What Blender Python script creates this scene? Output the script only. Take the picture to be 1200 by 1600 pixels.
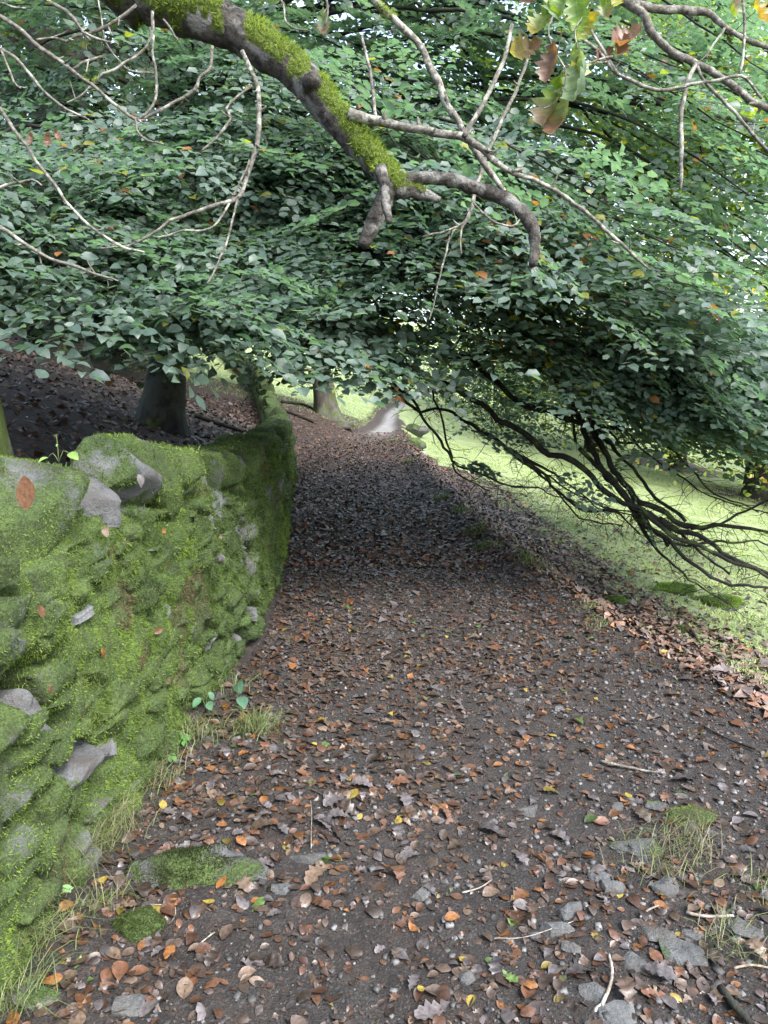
import bpy, math, random
import numpy as np

# ------------------------------------------------------------------ camera, sky, sun, exposure
scene = bpy.context.scene
for o in list(bpy.data.objects):
    bpy.data.objects.remove(o)
COL = scene.collection
rng = np.random.default_rng(7)
random.seed(7)

EYE = np.array([0.0, 0.0, 1.6])
PITCH = math.atan(210 / 1150.0)
FPX = 1150.0
cam_data = bpy.data.cameras.new('camera')
cam = bpy.data.objects.new('camera', cam_data)
COL.objects.link(cam)
cam.location = EYE
cam.rotation_euler = (math.pi / 2 - PITCH, 0, 0)
cam_data.sensor_fit = 'VERTICAL'
cam_data.angle_y = 2 * math.atan(800 / FPX)
cam_data.clip_start = 0.05
cam_data.clip_end = 2000
scene.camera = cam

SUN_EL, SUN_AZ = math.radians(52), math.radians(140)      # azimuth clockwise from +Y
world = bpy.data.worlds.new('World')
scene.world = world
world.use_nodes = True
wt = world.node_tree
for n in list(wt.nodes):
    wt.nodes.remove(n)
w_out = wt.nodes.new('ShaderNodeOutputWorld')
w_bg = wt.nodes.new('ShaderNodeBackground')
w_sky = wt.nodes.new('ShaderNodeTexSky')
w_sky.sky_type = 'NISHITA'
w_sky.sun_disc = False
w_sky.sun_elevation = SUN_EL
w_sky.sun_rotation = SUN_AZ
w_sky.air_density = 1.0
w_sky.dust_density = 3.0
w_hsv = wt.nodes.new('ShaderNodeHueSaturation')
w_hsv.inputs['Saturation'].default_value = 0.78
w_bg.inputs['Strength'].default_value = 0.15
wt.links.new(w_sky.outputs['Color'], w_hsv.inputs['Color'])
wt.links.new(w_hsv.outputs['Color'], w_bg.inputs['Color'])
wt.links.new(w_bg.outputs['Background'], w_out.inputs['Surface'])

sun_data = bpy.data.lights.new('sun', 'SUN')
sun_data.energy = 1.5
sun_data.angle = math.radians(25)
sun_data.color = (1.0, 0.98, 0.95)
sun = bpy.data.objects.new('sun', sun_data)
COL.objects.link(sun)
sun.rotation_euler = (math.pi / 2 - SUN_EL, 0, math.pi - SUN_AZ)
sun.location = (0, 0, 30)

scene.view_settings.view_transform = 'Standard'
scene.view_settings.look = 'None'
scene.view_settings.gamma = 1
scene.view_settings.use_curve_mapping = False
scene.view_settings.exposure = 2.32
scene.cycles.max_bounces = 8
scene.cycles.diffuse_bounces = 5
scene.cycles.transmission_bounces = 5
scene.cycles.transparent_max_bounces = 4
scene.cycles.caustics_reflective = False
scene.cycles.caustics_refractive = False

# ------------------------------------------------------------------ helpers
FWD = np.array([0, math.cos(PITCH), -math.sin(PITCH)])
UPV = np.array([0, math.sin(PITCH), math.cos(PITCH)])
RGT = np.array([1.0, 0, 0])


def P(px, py, z):
    return EYE + z * (FWD + (px - 600) / FPX * RGT + (800 - py) / FPX * UPV)


def proj(V):
    d = V - EYE
    z = d @ FWD
    zz = np.where(np.abs(z) < 1e-4, 1e-4, z)
    return 600 + FPX * (d @ RGT) / zz, 800 - FPX * (d @ UPV) / zz, z


def sstep(a, b, x):
    t = np.clip((x - a) / (b - a), 0, 1)
    return t * t * (3 - 2 * t)


def _hash(i, j, k, seed):
    i, j, k = np.atleast_1d(i), np.atleast_1d(j), np.atleast_1d(k)
    n = (i.astype(np.int64) * 374761393 + j.astype(np.int64) * 668265263 + k.astype(np.int64) * 2147483647 + seed * 1274126177)
    n = (n ^ (n >> 13)) * 1274126177
    n = n & 0x7fffffff
    n = (n ^ (n >> 16)) * 668265263 & 0x7fffffff
    return (n & 0xffff) / 65535.0


def noise3(x, y, z, seed=0):
    x, y, z = np.broadcast_arrays(np.asarray(x, float), np.asarray(y, float), np.asarray(z, float))
    i, j, k = np.floor(x), np.floor(y), np.floor(z)
    fx, fy, fz = x - i, y - j, z - k
    i, j, k = i.astype(np.int64), j.astype(np.int64), k.astype(np.int64)
    u, v, w = fx * fx * (3 - 2 * fx), fy * fy * (3 - 2 * fy), fz * fz * (3 - 2 * fz)
    r = 0
    for a in (0, 1):
        for b in (0, 1):
            for c in (0, 1):
                r = r + _hash(i + a, j + b, k + c, seed) * (u if a else 1 - u) * (v if b else 1 - v) * (w if c else 1 - w)
    return r * 2 - 1


def fbm(x, y, z=0.0, seed=0, octs=3):
    r, a, f = 0, 1.0, 1.0
    for o in range(octs):
        r = r + a * noise3(np.asarray(x) * f, np.asarray(y) * f, np.asarray(z) * f, seed + o * 17)
        a *= 0.5
        f *= 2.03
    return r / 1.75


def make_mesh(name, V, F, mats, cols=None, smooth=True, attrs=None):
    me = bpy.data.meshes.new(name)
    V = np.ascontiguousarray(V, np.float32)
    if not isinstance(F, (list, tuple)):
        F = [F]
    F = [np.asarray(f, np.int32) for f in F if len(f)]
    loops = np.concatenate([f.ravel() for f in F]) if F else np.zeros(0, np.int32)
    tot = np.concatenate([np.full(len(f), f.shape[1], np.int32) for f in F]) if F else np.zeros(0, np.int32)
    start = np.concatenate([[0], np.cumsum(tot)[:-1]]).astype(np.int32)
    me.vertices.add(len(V))
    me.vertices.foreach_set('co', V.ravel())
    me.loops.add(len(loops))
    me.loops.foreach_set('vertex_index', loops)
    me.polygons.add(len(tot))
    me.polygons.foreach_set('loop_start', start)
    me.polygons.foreach_set('use_smooth', np.full(len(tot), smooth, bool))
    me.update(calc_edges=True)
    if cols is not None:
        cols = np.asarray(cols)
        c = np.ones((len(V), 4), np.float32)
        c[:, :3] = cols[:, :3]
        if cols.shape[1] == 5:
            vn = np.zeros((len(V), 3), np.float32)
            vn[:, :2] = cols[:, 3:]
            me.attributes.new('Vein', 'FLOAT_VECTOR', 'POINT').data.foreach_set('vector', vn.ravel())
        at = me.attributes.new('Col', 'FLOAT_COLOR', 'POINT')
        at.data.foreach_set('color', c.ravel())
    for m in (mats if isinstance(mats, (list, tuple)) else [mats]):
        me.materials.append(m)
    return me


def link(name, me, parent=None, loc=None):
    o = bpy.data.objects.new(name, me)
    COL.objects.link(o)
    if parent is not None:
        o.parent = parent
        pl = np.array(parent['_loc']) if '_loc' in parent else np.zeros(3)
        o.location = -pl if loc is None else loc
    elif loc is not None:
        o.location = loc
    return o


def add(name, V, F, mat, parent=None, cols=None, smooth=True):
    return link(name, make_mesh(name, V, F, mat, cols, smooth), parent)


def add_at(name, V, F, mat, loc, cols=None, smooth=True):
    """One mesh thing whose origin sits at loc (V in world coordinates)."""
    loc = np.asarray(loc, float)
    return link(name, make_mesh(name, np.asarray(V) - loc, F, mat, cols, smooth), None, loc)


def tag(o, label=None, cat=None, group=None, kind=None):
    for k, v in (('label', label), ('category', cat), ('group', group), ('kind', kind)):
        if v:
            o[k] = v
    return o


def thing(name, label, cat, loc=(0, 0, 0), group=None):
    o = bpy.data.objects.new(name, None)
    COL.objects.link(o)
    o.location = loc
    o['_loc'] = [float(a) for a in loc]
    o.empty_display_size = 0.2
    return tag(o, label, cat, group)


class Acc:
    def __init__(self):
        self.V, self.Q, self.T, self.C, self.n = [], [], [], [], 0

    def put(self, V, F, col=(1, 1, 1)):
        F = np.asarray(F)
        (self.Q if F.shape[1] == 4 else self.T).append(F + self.n)
        self.V.append(V)
        col = np.asarray(col, float)
        self.C.append(np.broadcast_to(col, (len(V), col.shape[-1])))
        self.n += len(V)

    def arrays(self):
        F = []
        if self.Q:
            F.append(np.concatenate(self.Q))
        if self.T:
            F.append(np.concatenate(self.T))
        return np.concatenate(self.V), F, np.concatenate(self.C)

    def build(self, name, mat, parent=None, smooth=True):
        V, F, C = self.arrays()
        return add(name, V, F, mat, parent, C, smooth)


def catmull(pts, rad, step):
    pts = np.asarray(pts, float)
    rad = np.asarray(rad, float)
    P0 = np.vstack([2 * pts[0] - pts[1], pts, 2 * pts[-1] - pts[-2]])
    out, ro = [], []
    for i in range(len(pts) - 1):
        a, b, c, d = P0[i:i + 4]
        n = max(2, int(np.linalg.norm(c - b) / step))
        t = (np.arange(n) / n)[:, None]
        out.append(0.5 * (2 * b + (c - a) * t + (2 * a - 5 * b + 4 * c - d) * t ** 2 + (3 * b - a - 3 * c + d) * t ** 3))
        ro.append(rad[i] + (rad[i + 1] - rad[i]) * t[:, 0])
    out.append(pts[-1:])
    ro.append(rad[-1:])
    return np.vstack(out), np.concatenate(ro)


def tube(pts, rad, sides=8, step=0.05, rough=0.0, seed=0, wob=0.0, nf=14.0, cap=True):
    C, R = catmull(pts, rad, step)
    if wob:
        s = np.cumsum(np.r_[0, np.linalg.norm(np.diff(C, axis=0), axis=1)])
        env = np.minimum(1, s / (s[-1] * 0.1 + 1e-6))
        for a in range(3):
            C[:, a] += wob * env * fbm(s * 3.1 / max(0.2, wob * 12), a * 9.1 + seed, 0, seed, 2)
    n = len(C)
    T = np.gradient(C, axis=0)
    T /= np.linalg.norm(T, axis=1)[:, None] + 1e-9
    N = np.zeros_like(C)
    ref = np.array([0, 0, 1.0]) if abs(T[0, 2]) < 0.9 else np.array([1.0, 0, 0])
    v = np.cross(T[0], ref)
    N[0] = v / np.linalg.norm(v)
    for i in range(1, n):
        v = N[i - 1] - T[i] * (N[i - 1] @ T[i])
        N[i] = v / (np.linalg.norm(v) + 1e-9)
    B = np.cross(T, N)
    ang = np.arange(sides) / sides * 2 * math.pi
    ca, sa = np.cos(ang), np.sin(ang)
    D = N[:, None, :] * ca[None, :, None] + B[:, None, :] * sa[None, :, None]
    rr = np.broadcast_to(R[:, None], (n, sides)).copy()
    V = C[:, None, :] + D * rr[:, :, None]
    if rough:
        q = V.reshape(-1, 3)
        k = fbm(q[:, 0] * nf, q[:, 1] * nf, q[:, 2] * nf, seed, 3).reshape(n, sides)
        V = C[:, None, :] + D * (rr * (1 + rough * k))[:, :, None]
    V = V.reshape(-1, 3)
    i = np.arange(n - 1)[:, None] * sides
    j = np.arange(sides)[None, :]
    j2 = (j + 1) % sides
    F = np.stack([i + j, i + j2, i + sides + j2, i + sides + j], -1).reshape(-1, 4)
    if cap:
        V = np.vstack([V, C[-1:] + T[-1:] * R[-1] * 0.3, C[:1]])
        e, b = len(V) - 2, len(V) - 1
        jj = np.arange(sides)
        base = (n - 1) * sides
        capq = np.stack([base + jj, base + (jj + 1) % sides, np.full(sides, e), np.full(sides, e)], -1)
        F = [F, capq[:, :3], np.stack([(jj + 1) % sides, jj, np.full(sides, b)], -1)]
    return V, F


def put_tube(acc, *a, col=(1, 1, 1), **k):
    k['cap'] = False
    V, F = tube(*a, **k)
    acc.put(V, F, col)


def px_line(line, depth, rscale=1.0):
    """Pixel trace (px, py, diameter px[, depth]) -> world points and radii."""
    pts, rad = [], []
    for q in line:
        z = q[3] if len(q) > 3 else depth
        pts.append(P(q[0], q[1], z))
        rad.append(q[2] / FPX * z / 2 * rscale)
    return pts, rad


# ------------------------------------------------------------------ materials
def new_mat(name):
    m = bpy.data.materials.new(name)
    m.use_nodes = True
    t = m.node_tree
    for n in list(t.nodes):
        t.nodes.remove(n)
    out = t.nodes.new('ShaderNodeOutputMaterial')
    bs = t.nodes.new('ShaderNodeBsdfPrincipled')
    t.links.new(bs.outputs[0], out.inputs[0])
    return m, t, bs, out


def N(t, kind, **kw):
    n = t.nodes.new(kind)
    for k, v in kw.items():
        if k in n.bl_rna.properties:
            setattr(n, k, v)
        else:
            n.inputs[k].default_value = v
    return n


def ramp(t, fac, stops):
    r = t.nodes.new('ShaderNodeValToRGB')
    e = r.color_ramp.elements
    while len(e) < len(stops):
        e.new(0.5)
    for el, (p, c) in zip(e, stops):
        el.position = p
        el.color = (c, c, c, 1) if isinstance(c, (int, float)) else (*c, 1)
    t.links.new(fac, r.inputs[0])
    return r.outputs[0]


def mix(t, fac, a, b, mode='MIX'):
    m = t.nodes.new('ShaderNodeMix')
    m.data_type = 'RGBA'
    m.blend_type = mode
    for s, v in ((m.inputs[0], fac), (m.inputs[6], a), (m.inputs[7], b)):
        if hasattr(v, 'is_linked'):
            t.links.new(v, s)
        else:
            s.default_value = v if isinstance(v, (int, float)) else (*v, 1)
    return m.outputs[2]


def noise(t, scale, detail=4, rough=0.55, vec=None, dist=0.0):
    n = N(t, 'ShaderNodeTexNoise', Scale=scale, Detail=detail, Roughness=rough, Distortion=dist)
    if vec is not None:
        t.links.new(vec, n.inputs['Vector'])
    return n.outputs['Fac']


def coords(t, which='Object'):
    return t.nodes.new('ShaderNodeTexCoord').outputs[which]


def geo_pos(t):
    return t.nodes.new('ShaderNodeNewGeometry').outputs['Position']


def bump(t, bs, h, strength, dist):
    b = N(t, 'ShaderNodeBump', Strength=strength, Distance=dist)
    t.links.new(h, b.inputs['Height'])
    t.links.new(b.outputs[0], bs.inputs['Normal'])


def attr(t, name='Col'):
    return N(t, 'ShaderNodeAttribute', attribute_name=name).outputs['Color']


def mat_leaf(name, rough, trans, tcol, nscale, spec=0.5, vary=0.35, veins=0.0):
    m, t, bs, out = new_mat(name)
    c = attr(t)
    p = geo_pos(t)
    n = noise(t, nscale, 3, vec=p)
    k = mix(t, 1.0, c, ramp(t, n, [(0.3, 1 - vary), (0.7, 1.0)]), 'MULTIPLY')
    vh = None
    if veins:
        sx = t.nodes.new('ShaderNodeSeparateXYZ')
        t.links.new(N(t, 'ShaderNodeAttribute', attribute_name='Vein').outputs['Vector'], sx.inputs[0])

        def mth(op, a, b=0.0, c3=None):
            q = N(t, 'ShaderNodeMath', operation=op)
            for ip, v in zip(q.inputs, (a, b, c3)):
                if v is None:
                    continue
                if hasattr(v, 'is_linked'):
                    t.links.new(v, ip)
                else:
                    ip.default_value = v
            return q.outputs[0]
        av = mth('ABSOLUTE', sx.outputs[1])
        fr = mth('FRACT', mth('MULTIPLY', mth('MULTIPLY_ADD', av, -0.75, sx.outputs[0]), 9.0))
        side_v = ramp(t, mth('ABSOLUTE', mth('SUBTRACT', fr, 0.5)), [(0.0, 1.0), (0.14, 0.0)])
        rib = ramp(t, av, [(0.0, 1.0), (0.022, 0.0)])
        vh = mth('MAXIMUM', mth('MULTIPLY', side_v, 0.55), rib)
        k = mix(t, mth('MULTIPLY', vh, abs(veins)), k, mix(t, 1.0, k, (1.9, 1.9, 1.7) if veins > 0 else (0.45, 0.42, 0.4), 'MULTIPLY'))
    t.links.new(k, bs.inputs['Base Color'])
    bs.inputs['Roughness'].default_value = rough
    bs.inputs['Specular IOR Level'].default_value = spec
    if trans > 0:
        tr = t.nodes.new('ShaderNodeBsdfTranslucent')
        t.links.new(mix(t, 1.0, k, tcol, 'MULTIPLY'), tr.inputs['Color'])
        ms = N(t, 'ShaderNodeMixShader')
        ms.inputs[0].default_value = trans
        t.links.new(bs.outputs[0], ms.inputs[1])
        t.links.new(tr.outputs[0], ms.inputs[2])
        t.links.new(ms.outputs[0], out.inputs[0])
    bump(t, bs, n, 0.25, 0.004)
    return m


M_LEAF = mat_leaf('beech_leaf', 0.5, 0.42, (2.0, 2.4, 1.3), 40, 0.6, 0.25, 0.35)
M_FARLEAF = mat_leaf('distant_leaf', 0.45, 0.45, (2.6, 2.4, 0.8), 6, 0.45, 0.35)
M_LITTER = mat_leaf('dead_leaf', 0.42, 0.0, (1, 1, 1), 90, 0.5, 0.55, -0.4)
M_OAKLEAF = mat_leaf('oak_leaf', 0.45, 0.35, (2.2, 2.0, 0.9), 60, 0.4, 0.4, 0.6)
M_GRASS = mat_leaf('grass_blade', 0.5, 0.25, (2.0, 2.0, 1.0), 8, 0.35, 0.2)
M_MOSS = mat_leaf('moss_fibre', 0.7, 0.35, (1.7, 1.7, 0.8), 30, 0.25, 0.3)


def mat_bark(name, c1, c2, lich, nsc, bsc, bdist, moss=0.0, stretch=(1, 1, 0.25), mask=False):
    m, t, bs, out = new_mat(name)
    p = geo_pos(t)
    mp = N(t, 'ShaderNodeMapping')
    mp.inputs['Scale'].default_value = stretch
    t.links.new(p, mp.inputs['Vector'])
    n1 = noise(t, nsc, 6, 0.65, mp.outputs[0])
    n2 = noise(t, nsc * 0.3, 4, 0.6, p)
    c = mix(t, ramp(t, n1, [(0.35, 0.0), (0.65, 1.0)]), c1, c2)
    c = mix(t, ramp(t, n2, [(0.52, 0.0), (0.6, 1.0)]), c, lich)
    if moss:
        n3 = noise(t, 5, 5, 0.6, p)
        c = mix(t, ramp(t, n3, [(0.6 - moss * 0.3, 0.0), (0.7 - moss * 0.3, 1.0)]), c, (0.045, 0.065, 0.014))
    if mask:
        mz_ = t.nodes.new('ShaderNodeSeparateColor')
        t.links.new(attr(t), mz_.inputs[0])
        mg = mix(t, ramp(t, noise(t, 90, 4, 0.7, p), [(0.35, 0.0), (0.65, 1.0)]), (0.04, 0.062, 0.012), (0.15, 0.21, 0.035))
        c = mix(t, ramp(t, mz_.outputs[0], [(0.35, 0.0), (0.65, 1.0)]), c, mg)
    t.links.new(c, bs.inputs['Base Color'])
    bs.inputs['Roughness'].default_value = 0.85
    bs.inputs['Specular IOR Level'].default_value = 0.25
    n4 = noise(t, bsc, 6, 0.7, mp.outputs[0])
    bump(t, bs, n4, 0.9, bdist)
    return m


M_OAK = mat_bark('oak_bark', (0.026, 0.023, 0.020), (0.15, 0.138, 0.120), (0.29, 0.285, 0.265), 34, 45, 0.06, stretch=(1, 1, 1), mask=True)
M_OAKDARK = mat_bark('oak_trunk_bark', (0.03, 0.026, 0.021), (0.08, 0.07, 0.056), (0.08, 0.085, 0.06), 14, 25, 0.03, 0.9)
M_PALE = mat_bark('lichen_twig', (0.045, 0.04, 0.034), (0.18, 0.172, 0.145), (0.28, 0.28, 0.24), 90, 120, 0.004, stretch=(1, 1, 1))
M_BEECH = mat_bark('beech_bark', (0.009, 0.0085, 0.007), (0.026, 0.024, 0.020), (0.034, 0.038, 0.028), 9, 14, 0.02, 0.12, (1, 1, 0.5))
M_BEECHTWIG = mat_bark('beech_branch_bark', (0.007, 0.0065, 0.006), (0.019, 0.017, 0.015), (0.020, 0.024, 0.016), 25, 40, 0.004, 0.2, (1, 1, 1))
M_PALETRUNK = mat_bark('grey_trunk_bark', (0.03, 0.026, 0.023), (0.085, 0.077, 0.067), (0.07, 0.08, 0.05), 7, 11, 0.04, 0.25, (1, 1, 0.25))
M_STICK = mat_bark('dead_stick', (0.10, 0.08, 0.06), (0.26, 0.23, 0.19), (0.3, 0.3, 0.27), 50, 90, 0.003, stretch=(1, 1, 1))


def mat_ground():
    m, t, bs, out = new_mat('ground_soil')
    p = geo_pos(t)
    z = t.nodes.new('ShaderNodeSeparateColor')
    t.links.new(attr(t), z.inputs[0])
    n1 = noise(t, 9, 6, 0.65, p)
    n2 = noise(t, 120, 4, 0.7, p)
    soil = mix(t, ramp(t, n1, [(0.3, 0.0), (0.7, 1.0)]), (0.021, 0.0205, 0.0195), (0.058, 0.0565, 0.054))
    soil = mix(t, ramp(t, n2, [(0.42, 0.0), (0.7, 0.75)]), soil, (0.095, 0.088, 0.085))
    soil = mix(t, ramp(t, noise(t, 260, 3, 0.7, p), [(0.36, 0.8), (0.5, 0.0)]), soil, (0.010, 0.009, 0.009))
    vs = N(t, 'ShaderNodeTexVoronoi', Scale=150.0)
    t.links.new(p, vs.inputs['Vector'])
    soil = mix(t, ramp(t, vs.outputs['Color'], [(0.78, 0.0), (0.8, 0.7)]), soil, (0.11, 0.11, 0.112))
    v = N(t, 'ShaderNodeTexVoronoi', Scale=22.0)
    t.links.new(p, v.inputs['Vector'])
    lit = ramp(t, v.outputs['Color'], [(0.1, (0.026, 0.016, 0.012)), (0.4, (0.06, 0.036, 0.025)), (0.6, (0.09, 0.053, 0.036)), (0.85, (0.11, 0.085, 0.07))])
    lit = mix(t, ramp(t, v.outputs['Distance'], [(0.3, 0.0), (0.8, 0.9)]), lit, (0.02, 0.014, 0.011))
    ln = noise(t, 3.5, 4, 0.6, p)
    lmask = N(t, 'ShaderNodeMath', operation='MULTIPLY')
    t.links.new(z.outputs[1], lmask.inputs[0])
    t.links.new(ramp(t, ln, [(0.3, 0.35), (0.6, 1.0)]), lmask.inputs[1])
    c = mix(t, lmask.outputs[0], soil, lit)
    pale = mix(t, ramp(t, n2, [(0.3, 0.0), (0.7, 1.0)]), (0.22, 0.21, 0.20), (0.44, 0.43, 0.42))  # far track's grey, brightened in colour for the open light past the canopy
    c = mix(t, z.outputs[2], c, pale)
    g1 = noise(t, 1.9, 6, 0.7, p)
    g2 = noise(t, 45, 3, 0.6, p)
    gr = mix(t, ramp(t, g1, [(0.3, 0.0), (0.7, 1.0)]), (0.18, 0.26, 0.095), (0.43, 0.48, 0.26))
    gr = mix(t, ramp(t, g2, [(0.35, 0.55), (0.65, 0.0)]), gr, (0.10, 0.16, 0.055))
    gn = noise(t, 6, 5, 0.65, p)
    ga = N(t, 'ShaderNodeMath', operation='ADD')
    gs = N(t, 'ShaderNodeMath', operation='MULTIPLY_ADD')
    t.links.new(gn, gs.inputs[0])
    gs.inputs[1].default_value = 0.9
    gs.inputs[2].default_value = -0.45
    t.links.new(gs.outputs[0], ga.inputs[0])
    t.links.new(z.outputs[0], ga.inputs[1])
    c = mix(t, ramp(t, ga.outputs[0], [(0.4, 0.0), (0.6, 1.0)]), c, gr)
    t.links.new(c, bs.inputs['Base Color'])
    bs.inputs['Roughness'].default_value = 0.75
    bs.inputs['Specular IOR Level'].default_value = 0.3
    hm = mix(t, 0.5, n2, noise(t, 30, 6, 0.7, p))
    bump(t, bs, hm, 1.0, 0.05)
    return m


M_GROUND = mat_ground()


def mat_stone(name, base1, base2, mossy):
    """Rock with moss where the point attribute Col (red) says so."""
    m, t, bs, out = new_mat(name)
    p = geo_pos(t)
    n1 = noise(t, 14, 6, 0.65, p)
    n2 = noise(t, 60, 5, 0.7, p)
    c = mix(t, ramp(t, n1, [(0.35, 0.0), (0.65, 1.0)]), base1, base2)
    c = mix(t, ramp(t, n2, [(0.55, 0.0), (0.7, 0.35)]), c, (0.28, 0.29, 0.29))
    c = mix(t, ramp(t, noise(t, 7, 5, 0.65, p), [(0.45, 0.0), (0.62, 0.75)]), c, (0.055, 0.047, 0.04))
    z = t.nodes.new('ShaderNodeSeparateColor')
    t.links.new(attr(t), z.inputs[0])
    gn = noise(t, 25, 5, 0.7, p)
    ga = N(t, 'ShaderNodeMath', operation='MULTIPLY_ADD')
    t.links.new(gn, ga.inputs[0])
    ga.inputs[1].default_value = 0.5
    t.links.new(z.outputs[0], ga.inputs[2])
    g = mix(t, ramp(t, noise(t, 3, 4, 0.6, p), [(0.35, 0.0), (0.65, 1.0)]), (0.046, 0.078, 0.024), (0.098, 0.148, 0.040))
    g = mix(t, ramp(t, noise(t, 9, 5, 0.7, p), [(0.36, 0.75), (0.52, 0.0)]), g, (0.032, 0.040, 0.018))
    g = mix(t, ramp(t, noise(t, 5.5, 5, 0.7, p), [(0.60, 0.0), (0.68, 0.7)]), g, (0.085, 0.068, 0.04))
    g = mix(t, ramp(t, noise(t, 130, 4, 0.75, p), [(0.38, 0.85), (0.6, 0.0)]), g, (0.016, 0.025, 0.007))
    if mossy:
        c = mix(t, ramp(t, ga.outputs[0], [(0.62, 0.0), (0.78, 1.0)]), c, g)
    t.links.new(c, bs.inputs['Base Color'])
    bs.inputs['Roughness'].default_value = 0.8
    bs.inputs['Specular IOR Level'].default_value = 0.3
    bump(t, bs, mix(t, 0.5, n2, noise(t, 32, 6, 0.75, p)), 1.0, 0.03)
    return m


M_WALLSTONE = mat_stone('mossy_wall_stone', (0.06, 0.064, 0.066), (0.19, 0.20, 0.205), True)
M_ROCK = mat_stone('path_stone', (0.05, 0.053, 0.055), (0.14, 0.147, 0.148), True)
M_WHITEROCK = mat_stone('pale_stone', (0.4, 0.4, 0.38), (0.55, 0.55, 0.53), True)


def mat_attr(name, rough):
    m, t, bs, out = new_mat(name)
    p = geo_pos(t)
    n = noise(t, 90, 4, 0.6, p)
    t.links.new(mix(t, 1.0, attr(t), ramp(t, n, [(0.3, 0.7), (0.7, 1.15)]), 'MULTIPLY'), bs.inputs['Base Color'])
    bs.inputs['Roughness'].default_value = rough
    bump(t, bs, n, 0.5, 0.004)
    return m


M_PEBBLE = mat_attr('gravel', 0.7)

# ------------------------------------------------------------------ terrain
def pl(tab):
    a = np.array(tab, float)
    return lambda y: np.interp(y, a[:, 0], a[:, 1])


XW = pl([(-8, -1.6), (-1, -1.25), (0.5, -1.12), (1.2, -1.06), (1.95, -1.02), (3.3, -0.93), (4.4, -0.83), (5.4, -0.86), (6.7, -0.96),
         (9, -1.2), (13.2, -1.62), (16, -2.1), (20, -2.95), (28, -4.7), (36, -7.2), (60, -16)])
XL = pl([(-8, -1.6), (14, -1.7), (17, -1.9), (18.7, -1.8), (20.5, -1.15), (22, -0.62), (24, -0.32), (27, -0.12), (31, 0.02), (38, 0.75), (50, 3.6), (90, 14)])
XR = pl([(-8, 2.6), (1.2, 2.1), (3.2, 1.78), (4.87, 1.34), (7.6, 0.98), (10, 0.8), (14, 0.55), (18.7, 0.36), (22, 0.42), (26, 0.42),
         (31, 0.62), (38, 1.4), (50, 4.4), (90, 15)])


def hgt(x, y):
    x = np.asarray(x, float)
    y = np.asarray(y, float)
    far = sstep(14, 18, y)
    # left of the path: made up behind the wall, an open bank further on
    d1 = np.maximum(XW(y) - 0.42 - x, 0)
    hl1 = 0.6 * sstep(0, 0.25, d1) + 0.36 * np.minimum(d1, 9) + 0.12 * np.maximum(d1 - 9, 0)
    d2 = np.maximum(XL(y) - x, 0)
    hl2 = 0.38 * np.minimum(d2, 1.6) + 0.22 * np.clip(d2 - 1.6, 0, 14) + 0.12 * np.maximum(d2 - 15.6, 0)
    h = hl1 * (1 - far) + hl2 * far
    # right of the path: a small lip, then the meadow falls away
    dr = np.maximum(x - XR(y), 0)
    drop = 0.30 * sstep(0.12, 0.85, dr) + 0.15 * np.clip(dr - 0.4, 0, 11) + 0.02 * np.clip(dr - 11.4, 0, 40)
    drop = drop * (1 - 0.35 * sstep(16, 40, y))
    h = h - drop + 0.11 * np.exp(-((x - XR(y) - 0.05) / 0.17) ** 2) * sstep(3.5, 6, y) * (0.6 + 0.8 * fbm(x * 2, y * 2.2, 0, 5, 2))
    h = h + 0.09 * sstep(0.6, 2.0, dr) * np.abs(fbm(x * 1.4, y * 1.4, 0, 17, 3)) + 0.02 * sstep(0.6, 2.0, dr) * fbm(x * 6, y * 6, 0, 18, 2)
    h = h + 0.035 * np.maximum(y - 27, 0) + 0.05 * np.maximum(y - 60, 0)
    # wheel ruts and lumps
    inp = np.exp(-((x - 0.5 * (XR(y) + np.where(y < 16, XW(y), XL(y)))) / 1.2) ** 2)
    h = h - 0.05 * inp * sstep(0, 4, y)
    h = h + 0.05 * fbm(x * 0.9, y * 0.9, 0, 11, 3)
    near = 1 - sstep(9, 16, y)
    h = h + near * (0.018 * fbm(x * 7, y * 7, 0, 21, 3) + 0.011 * fbm(x * 24, y * 24, 0, 31, 2))
    return h


def G(px, py, lo=0.8, hi=90):
    """Where the sight line through a pixel meets the terrain."""
    d = P(px, py, 1.0) - EYE
    t = np.concatenate([np.linspace(lo, 12, 1500), np.linspace(12, hi, 3000)])
    q = EYE + t[:, None] * d
    below = q[:, 2] < hgt(q[:, 0], q[:, 1])
    i = int(np.argmax(below)) if below.any() else len(t) - 1
    r = q[i].copy()
    r[2] = float(hgt(r[0], r[1]))
    return r


_xg = sorted([(G(a, b)[1], G(a, b)[0]) for a, b in ((1200, 1070), (1050, 975), (900, 880), (750, 760), (640, 675))])
XG = pl([(-8, 5.5), (1, 4.2)] + [q for q in _xg if q[0] < 17] + [(19, 1.0), (22, 0.75), (30, 0.5), (38, 1.1), (50, 4.3), (90, 15.2)])


def axis(lo, a, b, hi, fine, grow):
    mid = np.arange(a, b, fine)
    up, s, q = [], fine, b
    while q < hi:
        up.append(q)
        s *= grow
        q += s
    dn, s, q = [], fine, a
    while q > lo:
        s *= grow
        q -= s
        dn.append(q)
    return np.r_[dn[::-1], mid, up, hi]


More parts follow.
